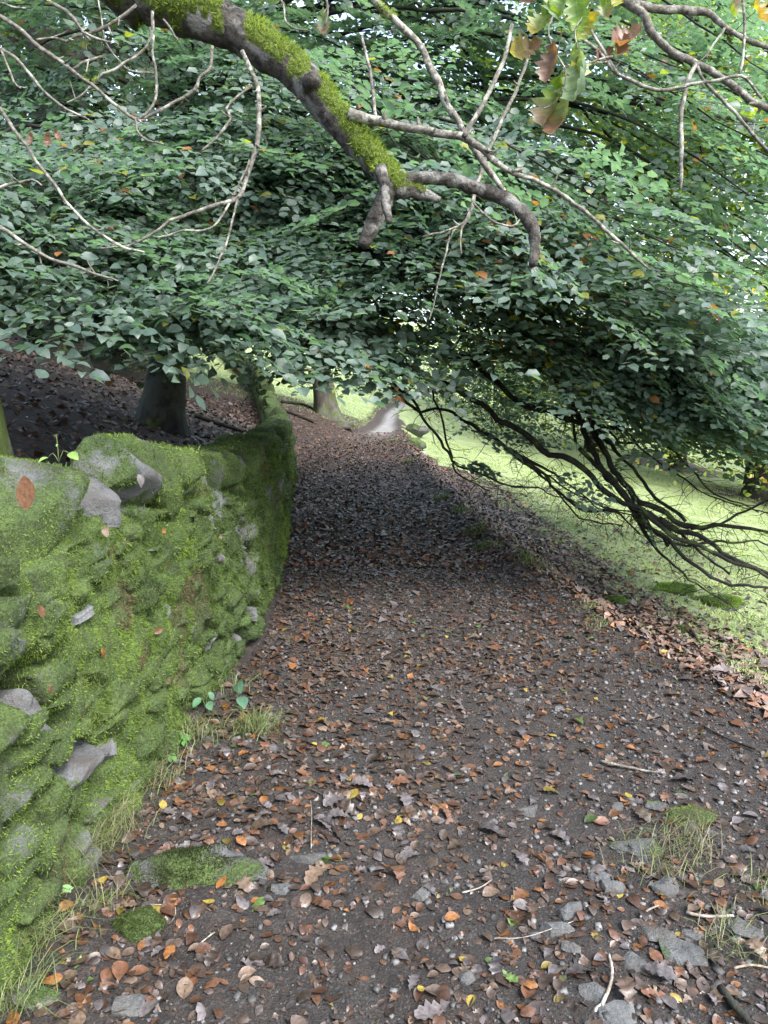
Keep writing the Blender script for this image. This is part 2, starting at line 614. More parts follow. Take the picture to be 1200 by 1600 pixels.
gx = axis(-160, -1.4, 2.6, 200, 0.036, 1.06)
gy = axis(-30, 1.2, 5.0, 320, 0.036, 1.03)
GX, GY = np.meshgrid(gx, gy)
GZ = hgt(GX, GY)
nx, ny = len(gx), len(gy)
TV = np.stack([GX, GY, GZ], -1).reshape(-1, 3)
x, y = TV[:, 0], TV[:, 1]
wood = sstep(0.0, 0.4, np.where(y < 17, XW(y) - 0.3 - x, XL(y) + 0.1 - x)) * np.maximum(1 - sstep(22, 27, y + 0.35 * x * (x < 0)), sstep(0.5, 2.5, -0.17 * y - 2.2 - x))
wood_r = np.maximum(np.exp(-(((x - 10.2) / 1.9) ** 2 + ((y - 26) / 2.6) ** 2) ** 2), np.exp(-(((x - 10.6) / 2.2) ** 2 + ((y - 20) / 2.2) ** 2) ** 2))
grass = np.maximum(sstep(-0.25, 0.35, x - XG(y) + 0.35 * fbm(x * 1.5, y * 1.5, 0, 3, 3)),
                   sstep(0.1, 0.9, XL(y) - x) * sstep(21, 26, y + 0.35 * np.minimum(x, 0) + 1.5 * fbm(x * .6, y * .6, 0, 4, 2)))
grass = grass * (1 - wood) * (1 - 0.9 * wood_r)
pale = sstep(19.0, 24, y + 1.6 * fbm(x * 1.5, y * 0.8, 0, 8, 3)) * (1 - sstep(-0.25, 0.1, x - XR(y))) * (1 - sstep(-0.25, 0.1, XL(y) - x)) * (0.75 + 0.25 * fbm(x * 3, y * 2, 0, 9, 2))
litter = np.clip(np.maximum(wood, 0.35 + 0.5 * sstep(3, 7, y)) - pale + wood_r, 0, 1)
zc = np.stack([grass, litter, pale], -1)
I = (np.arange(ny - 1)[:, None] * nx + np.arange(nx - 1)[None, :]).ravel()
TF = np.stack([I, I + 1, I + nx + 1, I + nx], -1)
cx, cy = TV[TF[:, 0], 0], TV[TF[:, 0], 1]
cg = grass[TF].mean(1)
is_wood = (np.where(cy < 17, XW(cy) - 0.3 - cx, XL(cy) - cx) > 0) & (cg < 0.5)
is_mead = (cg >= 0.5) & ~is_wood


def sub(name, sel):
    F = TF[sel]
    u, inv = np.unique(F.ravel(), return_inverse=True)
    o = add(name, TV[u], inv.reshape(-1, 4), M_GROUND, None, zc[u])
    return tag(o, kind='structure')


sub('path', ~is_wood & ~is_mead)
sub('meadow', is_mead)
sub('woodland_floor', is_wood)

# ------------------------------------------------------------------ rocks
def rock_mesh(size, seed, n=7, cuts=5, lump=0.12, boxy=0.5):
    a = np.linspace(-1, 1, n)
    U, W = np.meshgrid(a, a)
    one = np.ones_like(U)
    faces, V, F, base = [], [], [], 0
    for ax, sg in ((0, 1), (0, -1), (1, 1), (1, -1), (2, 1), (2, -1)):
        q = [None] * 3
        q[ax] = one * sg
        q[(ax + 1) % 3] = U if sg > 0 else W
        q[(ax + 2) % 3] = W if sg > 0 else U
        V.append(np.stack(q, -1).reshape(-1, 3))
        I = (np.arange(n - 1)[:, None] * n + np.arange(n - 1)[None, :]).ravel()
        F.append(np.stack([I, I + 1, I + n + 1, I + n], -1) + base)
        base += n * n
    V = np.concatenate(V)
    F = np.concatenate(F)
    key = np.round(V * 1000).astype(int)
    u, first, inv = np.unique(key, axis=0, return_index=True, return_inverse=True)
    V = V[first]
    F = inv.reshape(-1)[F]
    S = V / np.linalg.norm(V, axis=1)[:, None]
    V = S * (1 - boxy) + V * boxy * 0.85
    r = np.random.default_rng(seed)
    for _ in range(cuts):
        nn = r.normal(size=3)
        nn /= np.linalg.norm(nn)
        d = r.uniform(0.45, 0.85)
        e = V @ nn - d
        V = V - np.maximum(e, 0)[:, None] * nn
    o = r.uniform(0, 50, 3)
    k = fbm(V[:, 0] * 1.6 + o[0], V[:, 1] * 1.6 + o[1], V[:, 2] * 1.6 + o[2], seed, 3)
    V = V * (1 + lump * k)[:, None]
    return V * np.asarray(size), F


def rotz(a):
    c, s = math.cos(a), math.sin(a)
    return np.array([[c, -s, 0], [s, c, 0], [0, 0, 1.0]])


def rotx(a):
    c, s = math.cos(a), math.sin(a)
    return np.array([[1.0, 0, 0], [0, c, -s], [0, s, c]])


def roty(a):
    c, s = math.cos(a), math.sin(a)
    return np.array([[c, 0, s], [0, 1.0, 0], [-s, 0, c]])


# ------------------------------------------------------------------ the dry stone wall
WH = pl([(-3, 1.1), (1.2, 1.06), (2.4, 1.05), (3.0, 1.06), (4.5, 0.98), (6, 0.95), (9, 0.80), (13, 0.72), (16, 0.72), (20, 0.6), (28, 0.7), (40, 0.8)])


def wall_ground(y):
    return hgt(XW(y) + 0.12, y)


def mossmask(p):
    a = fbm(p[:, 0] * 3.2, p[:, 1] * 3.2, p[:, 2] * 2.2, 71, 3)
    b = fbm(p[:, 0] * 9, p[:, 1] * 9, p[:, 2] * 6, 72, 2)
    return a + 0.4 * b


def mosscol(p):
    """Living moss: olive to lime, with brown dead patches."""
    a = fbm(p[:, 0] * 1.7, p[:, 1] * 1.7, p[:, 2] * 1.2, 81, 3)
    b = fbm(p[:, 0] * 7, p[:, 1] * 7, p[:, 2] * 4, 82, 3)
    r = rng.uniform(-1, 1, len(p))
    t = np.clip(0.40 + 0.95 * a + 0.45 * b + 0.16 * r + 0.45 * np.exp(-((p[:, 1] - 1.9) ** 2 + (p[:, 2] - 0.35) ** 2) / 0.25), 0, 1)[:, None]
    c = (1 - t) * np.array([0.050, 0.086, 0.028]) + t * np.array([0.20, 0.295, 0.055])
    c = c * (0.8 + 0.4 * rng.random(len(p)))[:, None]
    dk = fbm(p[:, 0] * 8, p[:, 1] * 8, p[:, 2] * 8, 87, 3)
    c = c * (1 - 0.5 * np.clip(dk * 1.6, 0, 1))[:, None]
    dead = (fbm(p[:, 0] * 4 + 9, p[:, 1] * 4, p[:, 2] * 4, 83, 3) > 0.33)[:, None]
    return np.where(dead, np.array([0.13, 0.11, 0.06]) * (0.7 + 0.6 * rng.random((len(p), 1))), c)


wall = thing('stone_wall', 'moss covered dry stone wall running along the left side of the leafy path', 'wall', (XW(3.0), 3.0, 0.0))
cy_ = np.arange(-2.5, 42, 0.12)
prof = []
for yy in cy_:
    g0 = float(wall_ground(yy))
    hh = float(WH(yy))
    xb = float(XW(yy))
    prof.append([(xb - 0.09, yy, g0 - 0.3), (xb - 0.12, yy, g0 + 0.02), (xb - 0.12 - 0.10 * hh, yy, g0 + hh), (xb - 0.40, yy, g0 + hh), (xb - 0.50, yy, g0 - 0.3)])
prof = np.array(prof)
prof[:, :, 0] += 0.02 * fbm(prof[:, :, 1] * 6, prof[:, :, 2] * 6, 0, 91, 3)
k = prof.shape[1]
i = np.arange(len(cy_) - 1)[:, None] * k
j = np.arange(k)[None, :]
cf = np.stack([i + j, i + (j + 1) % k, i + k + (j + 1) % k, i + k + j], -1).reshape(-1, 4)
cv = prof.reshape(-1, 3)
add('rubble_core', cv, cf, M_WALLSTONE, wall, np.repeat((0.3 + 0.65 * sstep(10, 13, cv[:, 1]))[:, None], 3, 1))

stone_tris = []      # for growing the moss


def place_stone(c, half, yaw, seed, boxy=0.62, cuts=4, lump=0.13, bare=0.0, pitch=0.0, roll=0.0):
    V, F = rock_mesh(half, seed, 13 if bare > 0.5 and c[1] < 5 else (8 if c[1] < 4.7 else 5), cuts + 4 * (bare > 0.5), lump, boxy)
    if bare > 0.5:
        V = V * (1 + 0.05 * fbm(V[:, 0] * 14, V[:, 1] * 14, V[:, 2] * 14, seed, 3))[:, None]
    V = V @ (rotz(yaw) @ rotx(pitch) @ roty(roll)).T + c
    mk = mossmask(V)
    m = np.clip(0.68 + 0.5 * mk, 0, 1) - bare * (0.55 + 1.0 * fbm(V[:, 0] * 6, V[:, 1] * 6, V[:, 2] * 6, seed, 3) - 1.2 * (V[:, 2] - c[2]))
    m = np.clip(m, 0, 1)
    puff = sstep(0.35, 0.6, m) * (0.010 + 0.012 * np.abs(fbm(V[:, 0] * 16, V[:, 1] * 16, V[:, 2] * 16, 77, 2)))
    D = V - c
    V = V + D / (np.linalg.norm(D, axis=1)[:, None] + 1e-6) * puff[:, None]
    stone_tris.append((V, F, m))
    return V, F, np.repeat(m[:, None], 3, 1)


def wall_yaw(yy):
    return math.atan2(-(float(XW(yy + 0.2)) - float(XW(yy - 0.2))), 0.4)


stone_mesh_count = 0
srng = np.random.default_rng(19)
far_rubble = Acc()
for (y0, y1, ch, cw, keep) in ((1.25, 4.7, 0.088, 0.20, True), (4.7, 13.5, 0.16, 0.56, True), (13.5, 40, 0.24, 0.8, False)):
    ncourse = int(round(1.1 / ch))
    for ci in range(ncourse):
        yy = y0 + srng.uniform(0, cw)
        while yy < y1:
            w = cw * srng.uniform(0.6, 1.45)
            ym = yy + w / 2
            hh = float(WH(ym))
            zc_ = (ci + 0.5) * ch + 0.03 * math.sin(ym * 2.1 + ci) + srng.uniform(-0.02, 0.02)
            if zc_ > hh - 0.03:
                yy += w
                continue
            g0 = float(wall_ground(ym))
            xm = float(XW(ym)) - 0.10 * zc_ - 0.11 + srng.uniform(-0.035, 0.028)
            bare = 1.0 if srng.random() < 0.11 else 0.0
            V, F, C = place_stone(np.array([xm, ym, g0 + zc_]), (0.17, w * 0.55, ch * srng.uniform(0.50, 0.66)), wall_yaw(ym) + srng.uniform(-0.16, 0.16),
                                  1000 + ci * 97 + int(ym * 31), 0.78, 4, 0.14, bare=bare, pitch=srng.uniform(-0.14, 0.14), roll=srng.uniform(-0.2, 0.2))
            if keep:
                o = add('stone', V, F, M_WALLSTONE, wall, C)
                o.data.set_sharp_from_angle(angle=math.radians(30)) if bare else None
                if bare:
                    o['label'] = 'grey stone showing bare between the moss'
            else:
                far_rubble.put(V, F, np.maximum(C, 0.8))
            yy += w
# cope stones standing on edge along the top; the first ones follow the photograph
yy = 0.6
COPES = [(1.62, 0.30, 0.10, 0.0, 0.0, 0.0), (1.98, 0.40, 0.10, 0.9, 0.3, 0.15), (2.45, 0.46, 0.18, 0.0, 0.0, 0.05), (2.82, 0.24, 0.14, 1.0, 0.1, 0.0), (3.12, 0.36, 0.22, 0.62, -0.2, 0.0),
         (3.46, 0.30, 0.19, 0.0, 0.1, 0.0), (3.77, 0.30, 0.16, 0.0, 0.0, 0.0), (4.04, 0.24, 0.13, 0.9, 0.0, 0.0), (4.27, 0.22, 0.15, 0.0, 0.2, 0.0)]


def cope(ym, w, up, bare, pitch, roll, sd):
    hh = float(WH(ym))
    g0 = float(wall_ground(ym))
    c = np.array([float(XW(ym)) - 0.10 * hh - 0.17 + srng.uniform(-0.03, 0.02), ym, g0 + hh + up * 0.45])
    return place_stone(c, (0.24, w * 0.56, up * 1.15), wall_yaw(ym), sd, boxy=0.5, cuts=9, lump=0.16, bare=bare, pitch=pitch, roll=roll)


while yy < 40:
    big = 1.0 if yy < 14 else 2.2
    w = srng.uniform(0.16, 0.34) * big
    ym = yy + w / 2
    if 1.5 < ym < 4.36:
        yy = 4.36
        continue
    up = srng.uniform(0.10, 0.155) * (1 if yy < 14 else 1.5)
    bare = 0.8 if srng.random() < 0.08 else 0.0
    V, F, C = cope(ym, w, up, bare, srng.uniform(-0.25, 0.25), srng.uniform(-0.1, 0.1), 5000 + int(ym * 37))
    if yy < 14:
        o = add('cope_stone', V, F, M_WALLSTONE, wall, C)
        if bare:
            o['label'] = 'bare grey cope stone on top of the wall'
    else:
        far_rubble.put(V, F, np.maximum(C, 0.8))
    yy += w
for k, (ym, w, up, bare, pt_, rl) in enumerate(COPES):
    V, F, C = cope(ym, w, up, bare, pt_, rl, 7000 + k)
    o = add('cope_stone', V, F, M_WALLSTONE, wall, C)
    if bare:
        o['label'] = ['smooth slanting grey cope stone at the left end', 'rough grey cope stone', 'tall grey cope stone with patches of moss', 'small grey cope stone'][[1, 3, 4, 7].index(k)]
# the moss mat that drapes over the stones and their joints
ms = np.r_[np.arange(0.5, 5, 0.016), np.arange(5, 15, 0.03)]
mz = np.linspace(-0.03, 1.0, 84)
MS, MZ = np.meshgrid(ms, mz)
hh = WH(MS)
zz = MZ * (hh + 0.06)
rel = 1.9 * np.abs(fbm(MS * 5.2, zz * 6.0, 0, 301, 3)) - 0.55 + 0.7 * np.abs(fbm(MS * 11, zz * 7, 0, 302, 2)) + 0.25 * fbm(MS * 30, zz * 30, 0, 304, 2)
off = 0.018 + 0.04 * rel + 0.008 * fbm(MS * 22, zz * 22, 0, 309, 3) + 0.02 * fbm(MS * 1.3, zz * 1.5, 0, 303, 2)
cover = 0.08 + fbm(MS * 1.5, zz * 1.5, 0, 305, 3) + 0.35 * fbm(MS * 6, zz * 6, 0, 306, 2) - 0.02 + 0.15 * (1 - MZ) + 0.25 * sstep(4.5, 7, MS)
off = off - 0.12 * (1 - sstep(-0.02, 0.16, cover))
off = off - 0.05 * sstep(0.9, 1.0, MZ)
MX = XW(MS) - 0.10 * zz + off
MV = np.stack([MX, MS, wall_ground(MS) + zz], -1).reshape(-1, 3)
a_, b_ = len(ms), len(mz)
I = (np.arange(b_ - 1)[:, None] * a_ + np.arange(a_ - 1)[None, :]).ravel()
MF = np.stack([I, I + 1, I + a_ + 1, I + a_], -1)
mm = np.clip(0.75 + 0.5 * mossmask(MV), 0, 1)
MAT_ID = len(stone_tris)
stone_tris.append((MV, MF, mm))
tag(add('moss_mat', MV, MF, M_WALLSTONE, wall, np.repeat(mm[:, None], 3, 1)), kind='stuff')
tag(far_rubble.build('rubble', M_WALLSTONE, wall), kind='stuff')


def grow_moss(tris, density_fn, n_max, length, width, mmin=0.42):
    """Short fibres on the mossy parts of a set of meshes: one triangle each."""
    A, B, Cc, MM = [], [], [], []
    for V, F, m in tris:
        for a, b, c in ((0, 1, 2), (0, 2, 3)):
            A.append(V[F[:, a]])
            B.append(V[F[:, b]])
            Cc.append(V[F[:, c]])
            MM.append((m[F[:, a]] + m[F[:, b]] + m[F[:, c]]) / 3)
    A, B, Cc, MM = map(np.concatenate, (A, B, Cc, MM))
    Nn = np.cross(B - A, Cc - A)
    area = np.linalg.norm(Nn, axis=1) / 2
    Nn = Nn / (2 * area[:, None] + 1e-12)
    w = area * density_fn(A, Nn) * (MM > mmin)
    n = int(min(n_max, w.sum()))
    idx = rng.choice(len(A), n, p=w / w.sum())
    u, v = rng.random(n), rng.random(n)
    s = u + v > 1
    u[s], v[s] = 1 - u[s], 1 - v[s]
    pt = A[idx] + u[:, None] * (B[idx] - A[idx]) + v[:, None] * (Cc[idx] - A[idx])
    nn = Nn[idx]
    dist = np.linalg.norm(pt - EYE, axis=1)
    sc = np.clip(dist / 2.4, 0.75, 3.0)
    clump = 0.6 + 0.9 * np.clip(fbm(pt[:, 0] * 14, pt[:, 1] * 14, pt[:, 2] * 14, 55, 2) + 0.3, 0, 1)
    L = length * sc * clump * rng.uniform(0.6, 1.4, n)
    W = width * sc * rng.uniform(0.7, 1.3, n)
    d = nn + rng.normal(size=(n, 3)) * 0.55 + np.array([0, 0, -0.15])
    d /= np.linalg.norm(d, axis=1)[:, None]
    side = np.cross(d, rng.normal(size=(n, 3)))
    side /= np.linalg.norm(side, axis=1)[:, None] + 1e-9
    base = pt - nn * 0.003
    V = np.stack([base - side * W[:, None], base + side * W[:, None], base + d * L[:, None]], 1)
    return V, pt, n


def wall_density(p, nn):
    d = np.maximum(p[:, 1], 0.8)
    qx, qy, qz = proj(p)
    vis = ((nn[:, 0] > 0.15) | (nn[:, 2] > 0.45) | ((nn[:, 1] < -0.5) & (nn[:, 0] > -0.3))) & (qz > 0.4) & (qx > -120) & (qy < 1720)
    return vis * (p[:, 1] < 16) * 46000 * np.minimum(1, (2.6 / np.maximum(d, 1.2)) ** 2)


V1, pt1, n1_ = grow_moss(stone_tris[:MAT_ID], lambda p, q: 1.1 * wall_density(p, q), 185000, 0.012, 0.0021)
V2, pt2, n2_ = grow_moss(stone_tris[MAT_ID:], lambda p, q: 2.2 * wall_density(p, q), 160000, 0.012, 0.0021)
V, pt, n = np.concatenate([V1, V2]), np.concatenate([pt1, pt2]), n1_ + n2_
cc = mosscol(pt)
cc3 = np.stack([cc * 0.7, cc * 0.7, cc * 1.15], 1)
tag(add('moss', V.reshape(-1, 3), np.arange(3 * n).reshape(-1, 3), M_MOSS, wall, cc3.reshape(-1, 3), False), kind='stuff')

# ------------------------------------------------------------------ leaves: blades and sprays
def leaf_template(kind, curl=0.0, cup=0.0, twist=0.0, simple=False):
    """Unit-length leaf along +X in the XY plane, folded on its midrib."""
    if kind == 'beech3':
        t = np.array([0, 0.2, 0.7, 1])
        w = np.array([0, 0.27, 0.29, 0])
    elif kind == 'beech6':
        t = np.array([0, 0.1, 0.27, 0.46, 0.66, 0.85, 0.94, 1])
        w = np.array([0, 0.15, 0.275, 0.32, 0.28, 0.15, 0.065, 0])
    elif kind == 'beech':
        t = np.array([0, 0.12, 0.34, 0.6, 0.84, 1]) if not simple else np.array([0, 0.45, 1])
        w = np.array([0, 0.19, 0.32, 0.30, 0.16, 0]) if not simple else np.array([0, 0.33, 0])
    else:
        t = np.array([0, 0.10, 0.2, 0.27, 0.38, 0.47, 0.58, 0.67, 0.78, 0.87, 0.95, 1])
        w = np.array([0, 0.05, 0.16, 0.10, 0.27, 0.17, 0.34, 0.2, 0.29, 0.15, 0.14, 0])
    V, F = [[0, 0, 0]], []
    for a, b in zip(t[1:-1], w[1:-1]):
        V += [[a, b, 0], [a, 0, 0], [a, -b, 0]]
    V.append([1, 0, 0])
    V = np.array(V, float)
    m = len(t) - 2
    e = len(V) - 1
    F += [[0, 2, 1], [0, 3, 2]]
    for i in range(m - 1):
        p, q = 1 + 3 * i, 4 + 3 * i
        F += [[p, p + 1, q + 1], [p, q + 1, q], [p + 1, p + 2, q + 2], [p + 1, q + 2, q + 1]]
    p = 1 + 3 * (m - 1)
    F += [[p, p + 1, e], [p + 1, p + 2, e]]
    V[:, 2] = cup * np.abs(V[:, 1]) * 1.4 + curl * (V[:, 0] - 0.5) ** 2 * 1.6 - curl * 0.4
    V[:, 2] += twist * V[:, 1] * (V[:, 0] - 0.5)
    if abs(curl) > 0.25 or abs(cup) > 0.4:
        V[1:-1, 2] += 0.035 * np.sin(V[1:-1, 0] * 17 + V[1:-1, 1] * 9)
    return V, np.array(F)


def place_leaves(tmpls, which, pos, R, size, col):
    """Join many leaves into one mesh; R is (n,3,3) with columns axis/side/normal."""
    acc = Acc()
    for k, (TV_, TF_) in enumerate(tmpls):
        s = np.nonzero(which == k)[0]
        if not len(s):
            continue
        V = np.einsum('nij,kj->nki', R[s], TV_) * size[s][:, None, None] + pos[s][:, None, :]
        F = (TF_[None] + (np.arange(len(s)) * len(TV_))[:, None, None]).reshape(-1, 3)
        C = np.concatenate([np.repeat(col[s], len(TV_), axis=0), np.tile(TV_[:, :2], (len(s), 1))], 1)
        acc.put(V.reshape(-1, 3), F, C)
    return acc


def frames(axis_, nrm):
    a = axis_ / (np.linalg.norm(axis_, axis=1)[:, None] + 1e-9)
    s = np.cross(nrm, a)
    s /= np.linalg.norm(s, axis=1)[:, None] + 1e-9
    n = np.cross(a, s)
    return np.stack([a, s, n], -1)


GREEN = [leaf_template('beech', c, u, tw) for c, u, tw in ((-0.15, 0.12, 0), (-0.3, 0.2, 0.2), (0.1, 0.1, -0.2), (-0.2, 0.3, 0.1), (-0.45, 0.15, -0.1))]
GREEN2 = [leaf_template('beech3', c, u, tw) for c, u, tw in ((-0.15, 0.12, 0), (-0.3, 0.2, 0.2), (0.1, 0.1, -0.2), (-0.2, 0.3, 0.1), (-0.45, 0.15, -0.1))]


def spray_template(seed, length=0.75):
    r = np.random.default_rng(seed)
    lp, la, ln, ls, tw = [], [], [], [], []

    def droop(q):
        return np.array([q[0], q[1], -0.22 * q[0] ** 2 - 0.25 * q[1] ** 2])

    def leaves_on(a, b, n, s0):
        for i in range(n):
            f = (i + 0.8) / n
            q = a + (b - a) * f
            d = (b - a) / np.linalg.norm(b - a)
            sg = 1 if (i + s0) % 2 else -1
            ang = sg * r.uniform(0.6, 1.15) if i < n - 1 else r.uniform(-0.3, 0.3)
            ax = rotz(ang) @ d
            ax = ax + np.array([0, 0, r.uniform(-0.3, 0.05)])
            lp.append(droop(q) + np.array([0, 0, r.uniform(-0.012, 0.008)]))
            la.append(ax)
            ln.append(np.array([r.normal() * 0.4, r.normal() * 0.4, 1.0]))
            ls.append(r.uniform(0.6, 1.25))

    tip = np.array([length, r.uniform(-0.1, 0.1), 0])
    tw.append((np.zeros(3), tip))
    leaves_on(tip * 0.25, tip, 12, 0)
    n = 6
    for i in range(n):
        f = 0.12 + 0.72 * i / (n - 1)
        a = tip * f
        sg = 1 if i % 2 else -1
        L = (0.40 - 0.26 * f) * r.uniform(0.8, 1.25) * length / 0.75
        b = a + rotz(sg * r.uniform(0.6, 1.0)) @ np.array([L, 0, 0])
        tw.append((a, b))
        leaves_on(a + (b - a) * 0.15, b, max(3, int(L / 0.042)), i)
    tws = [(droop(a), droop(0.5 * (a + b)), droop(b)) for a, b in tw]
    return np.array(lp), np.array(la), np.array(ln), np.array(ls), tws


SPRAYS = [spray_template(300 + i, 0.6 + 0.04 * i) for i in range(10)]


class Foliage:
    def __init__(self):
        self.p, self.R, self.s, self.c, self.tw = [], [], [], [], []

    def spray(self, pos, fwd, nrm, scale, leaf, colfn, r):
        lp, la, ln, ls, tws = SPRAYS[r.integers(len(SPRAYS))]
        M = frames(fwd[None], nrm[None])[0]
        p = pos + (lp * scale) @ M.T
        self.p.append(p)
        self.R.append(frames(la @ M.T, ln @ M.T))
        self.s.append(ls * leaf)
        self.c.append(colfn(p, r))
        for a, b, c in tws:
            self.tw.append((pos + M @ (a * scale), pos + M @ (b * scale), pos + M @ (c * scale), 0.0016 * (1 + 1.2 * (np.linalg.norm(c - a) > 0.5))))

    def arrays(self):
        return np.concatenate(self.p), np.concatenate(self.R), np.concatenate(self.s), np.concatenate(self.c)

    def twig_mesh(self):
        self.tw = [t for t in self.tw if 0.5 < (t[1] - EYE) @ FWD < 5.3]
        A = np.array([[t[0], t[1], t[2]] for t in self.tw])
        w = np.array([t[3] for t in self.tw])
        n = len(A)
        T = A[:, 2] - A[:, 0]
        T /= np.linalg.norm(T, axis=1)[:, None] + 1e-9
        s = np.cross(T, np.array([0, 0, 1.0]))
        s /= np.linalg.norm(s, axis=1)[:, None] + 1e-9
        u = np.cross(s, T)
        V = []
        for k in range(3):
            f = (1.0, 0.8, 0.4)[k]
            for an in (90, 210, 330):
                V.append(A[:, k] + (s * math.cos(math.radians(an)) + u * math.sin(math.radians(an))) * (w * f)[:, None])
        V = np.stack(V, 1)
        F = []
        for k in range(2):
            for a in range(3):
                F.append([3 * k + a, 3 * k + (a + 1) % 3, 3 * k + 3 + (a + 1) % 3, 3 * k + 3 + a])
        F = np.array(F)[None] + (np.arange(n) * 9)[:, None, None]
        return V.reshape(-1, 3), F.reshape(-1, 4)


WARM = P(845, 490, 5.2)


def beech_cols(p, r):
    n = len(p)
    t = r.random(n)[:, None]
    c = (1 - t) * np.array([0.078, 0.135, 0.115]) + t * np.array([0.14, 0.20, 0.16])  # green shifted pale and bluish: sky sheen put into the leaf colour
    d = np.linalg.norm(p - WARM, axis=1)
    pr = 0.016 + 0.20 * np.exp(-(d / 0.55) ** 2)
    q = r.random(n)
    yel = np.array([0.22, 0.22, 0.03])
    ora = np.array([0.28, 0.11, 0.03])
    c = np.where((q < pr)[:, None], np.where((r.random(n) < 0.65)[:, None], yel, ora), c)
    return c * 0.80


# ------------------------------------------------------------------ the big beech behind the wall
def trunk_tube(pts, rad, seed, flare=0.55, sides=22):
    V, F = tube(pts, rad, sides, 0.12, 0.10, seed, 0.0, 3.0, cap=True)
    b = np.asarray(pts[0])
    hh = np.maximum(V[:, 2] - b[2], 0)
    ang = np.arctan2(V[:, 1] - b[1], V[:, 0] - b[0])
    k = 1 + flare * np.exp(-hh / 0.28) * (0.65 + 0.5 * np.cos(ang * 5 + seed) + 0.3 * np.cos(ang * 3 + 2 * seed))
    ax = np.array([np.interp(V[:, 2], [p[2] for p in pts], [p[a] for p in pts]) for a in (0, 1)]).T
    V[:, :2] = ax + (V[:, :2] - ax) * np.maximum(k, 0.8)[:, None]
    return V, F


tb = np.array([-2.75, 9.2, 0])
tb[2] = float(hgt(tb[0], tb[1]))
beech = thing('beech_tree', 'large dark beech behind the wall whose drooping leafy boughs hang across the whole path', 'tree', tb)
TRUNK = [tb + np.array([-0.05, 0, -0.25]), tb + np.array([0.0, 0, 0.25]), tb + np.array([0.1, -0.02, 0.7]), tb + np.array([0.22, -0.05, 1.3]),
         tb + np.array([0.32, -0.1, 2.2]), tb + np.array([0.4, -0.1, 4.0]), tb + np.array([0.45, 0, 7.5]), tb + np.array([0.5, 0.2, 12.5])]
V, F = trunk_tube(TRUNK, [0.33, 0.265, 0.235, 0.225, 0.22, 0.2, 0.16, 0.05], 3)
add('trunk', V, F, M_BEECH, beech)


def trunk_at(z):
    T = np.array(TRUNK)
    return np.array([np.interp(z, T[:, 2], T[:, 0]), np.interp(z, T[:, 2], T[:, 1]), z])


fol = Foliage()
brng = np.random.default_rng(77)
fine_branches = Acc()


def bough(tip, rise, r0=0.028, n_spray=14, from_t=0.3, scale=1.0, leaf=0.07, foliage=fol, acc=fine_branches, colfn=beech_cols, start=None, r=brng, axis_at=None):
    leaf = leaf * 1.08
    axis_at = axis_at or trunk_at
    a = axis_at(tip[2] + rise) if start is None else start
    L = np.linalg.norm(tip - a)
    out = (tip - a)
    c1 = a + out * 0.35 + np.array([0, 0, 0.14 * L]) + r.normal(size=3) * 0.12
    c2 = a + out * 0.72 + np.array([0, 0, 0.13 * L]) + r.normal(size=3) * 0.12
    pts = np.array([a, c1, c2, tip])
    C, Rr = catmull(pts, [r0, r0 * 0.7, r0 * 0.42, 0.004], 0.10)
    put_tube(acc, pts, [r0, r0 * 0.7, r0 * 0.42, 0.004], sides=5, step=0.25, wob=0.03, seed=int(r.integers(999)))
    s = np.cumsum(np.r_[0, np.linalg.norm(np.diff(C, axis=0), axis=1)])
    for i in range(n_spray):
        f = from_t + (1 - from_t) * (i + r.uniform(0, 0.9)) / n_spray
        k = min(len(C) - 2, int(np.searchsorted(s, f * s[-1])))
        d = C[k + 1] - C[k]
        d /= np.linalg.norm(d) + 1e-9
        h = np.array([d[0], d[1], 0])
        h /= np.linalg.norm(h) + 1e-9
        sg = 1 if i % 2 else -1
        fw = rotz(sg * r.uniform(0.35, 1.05) * (1 if i < n_spray - 1 else 0.1)) @ h
        fw = fw + np.array([0, 0, r.uniform(-0.38, 0.0)])
        od = C[k] - tb + np.array([0, -3.0, 0])
        od[2] = 0
        od /= np.linalg.norm(od)
        nr = np.array([r.normal() * 0.32, r.normal() * 0.32, 1.0]) + od * r.uniform(0.05, 0.75)
        foliage.spray(C[k], fw, nr, scale * r.uniform(0.8, 1.2), leaf, colfn, r)


def lower_edge(px):
    return np.interp(px, [-200, 0, 120, 200, 320, 400, 480, 600, 700, 850, 1000, 1100, 1200, 1400],
                     [455, 462, 520, 585, 592, 600, 598, 572, 505, 505, 565, 625, 655, 680])


tips = []
# layer nearest the camera, along the low hem, then layers above and behind
for (n, z0, z1, yfun) in ((34, 3.7, 5.4, 'hem'), (56, 4.4, 6.4, 'mid'), (62, 5.6, 8.4, 'top')):
    for i in range(n):
        px = -150 + (i + brng.uniform(0, 1)) / n * 1500 if yfun == 'hem' else brng.uniform(-150, 1350)
        if yfun == 'hem' and 640 < px < 960 and i % 2:
            continue
        le = float(lower_edge(px))
        if yfun == 'hem':
            py = le - 45 - brng.uniform(5, 60)
        elif yfun == 'mid':
            py = brng.uniform(120, le - 50)
        else:
            py = brng.uniform(-180, le - 150)
        z = brng.uniform(z0, z1)
        if yfun == 'hem':
            z = np.interp(px, [-150, 300, 600, 1350], [4.0, 4.3, 5.0, 5.6]) + brng.uniform(-0.3, 0.6)
        tips.append((P(px, py, z), yfun))
for i in range(20):
    px = -150 + 650 * (i + brng.random()) / 20
    tips.append((P(px, float(lower_edge(px)) - brng.uniform(50, 170), brng.uniform(4.0, 5.0)), 'hem'))
for i in range(9):
    tips.append((P(brng.uniform(740, 940), brng.uniform(430, 540), brng.uniform(5.0, 5.7)), 'mid'))
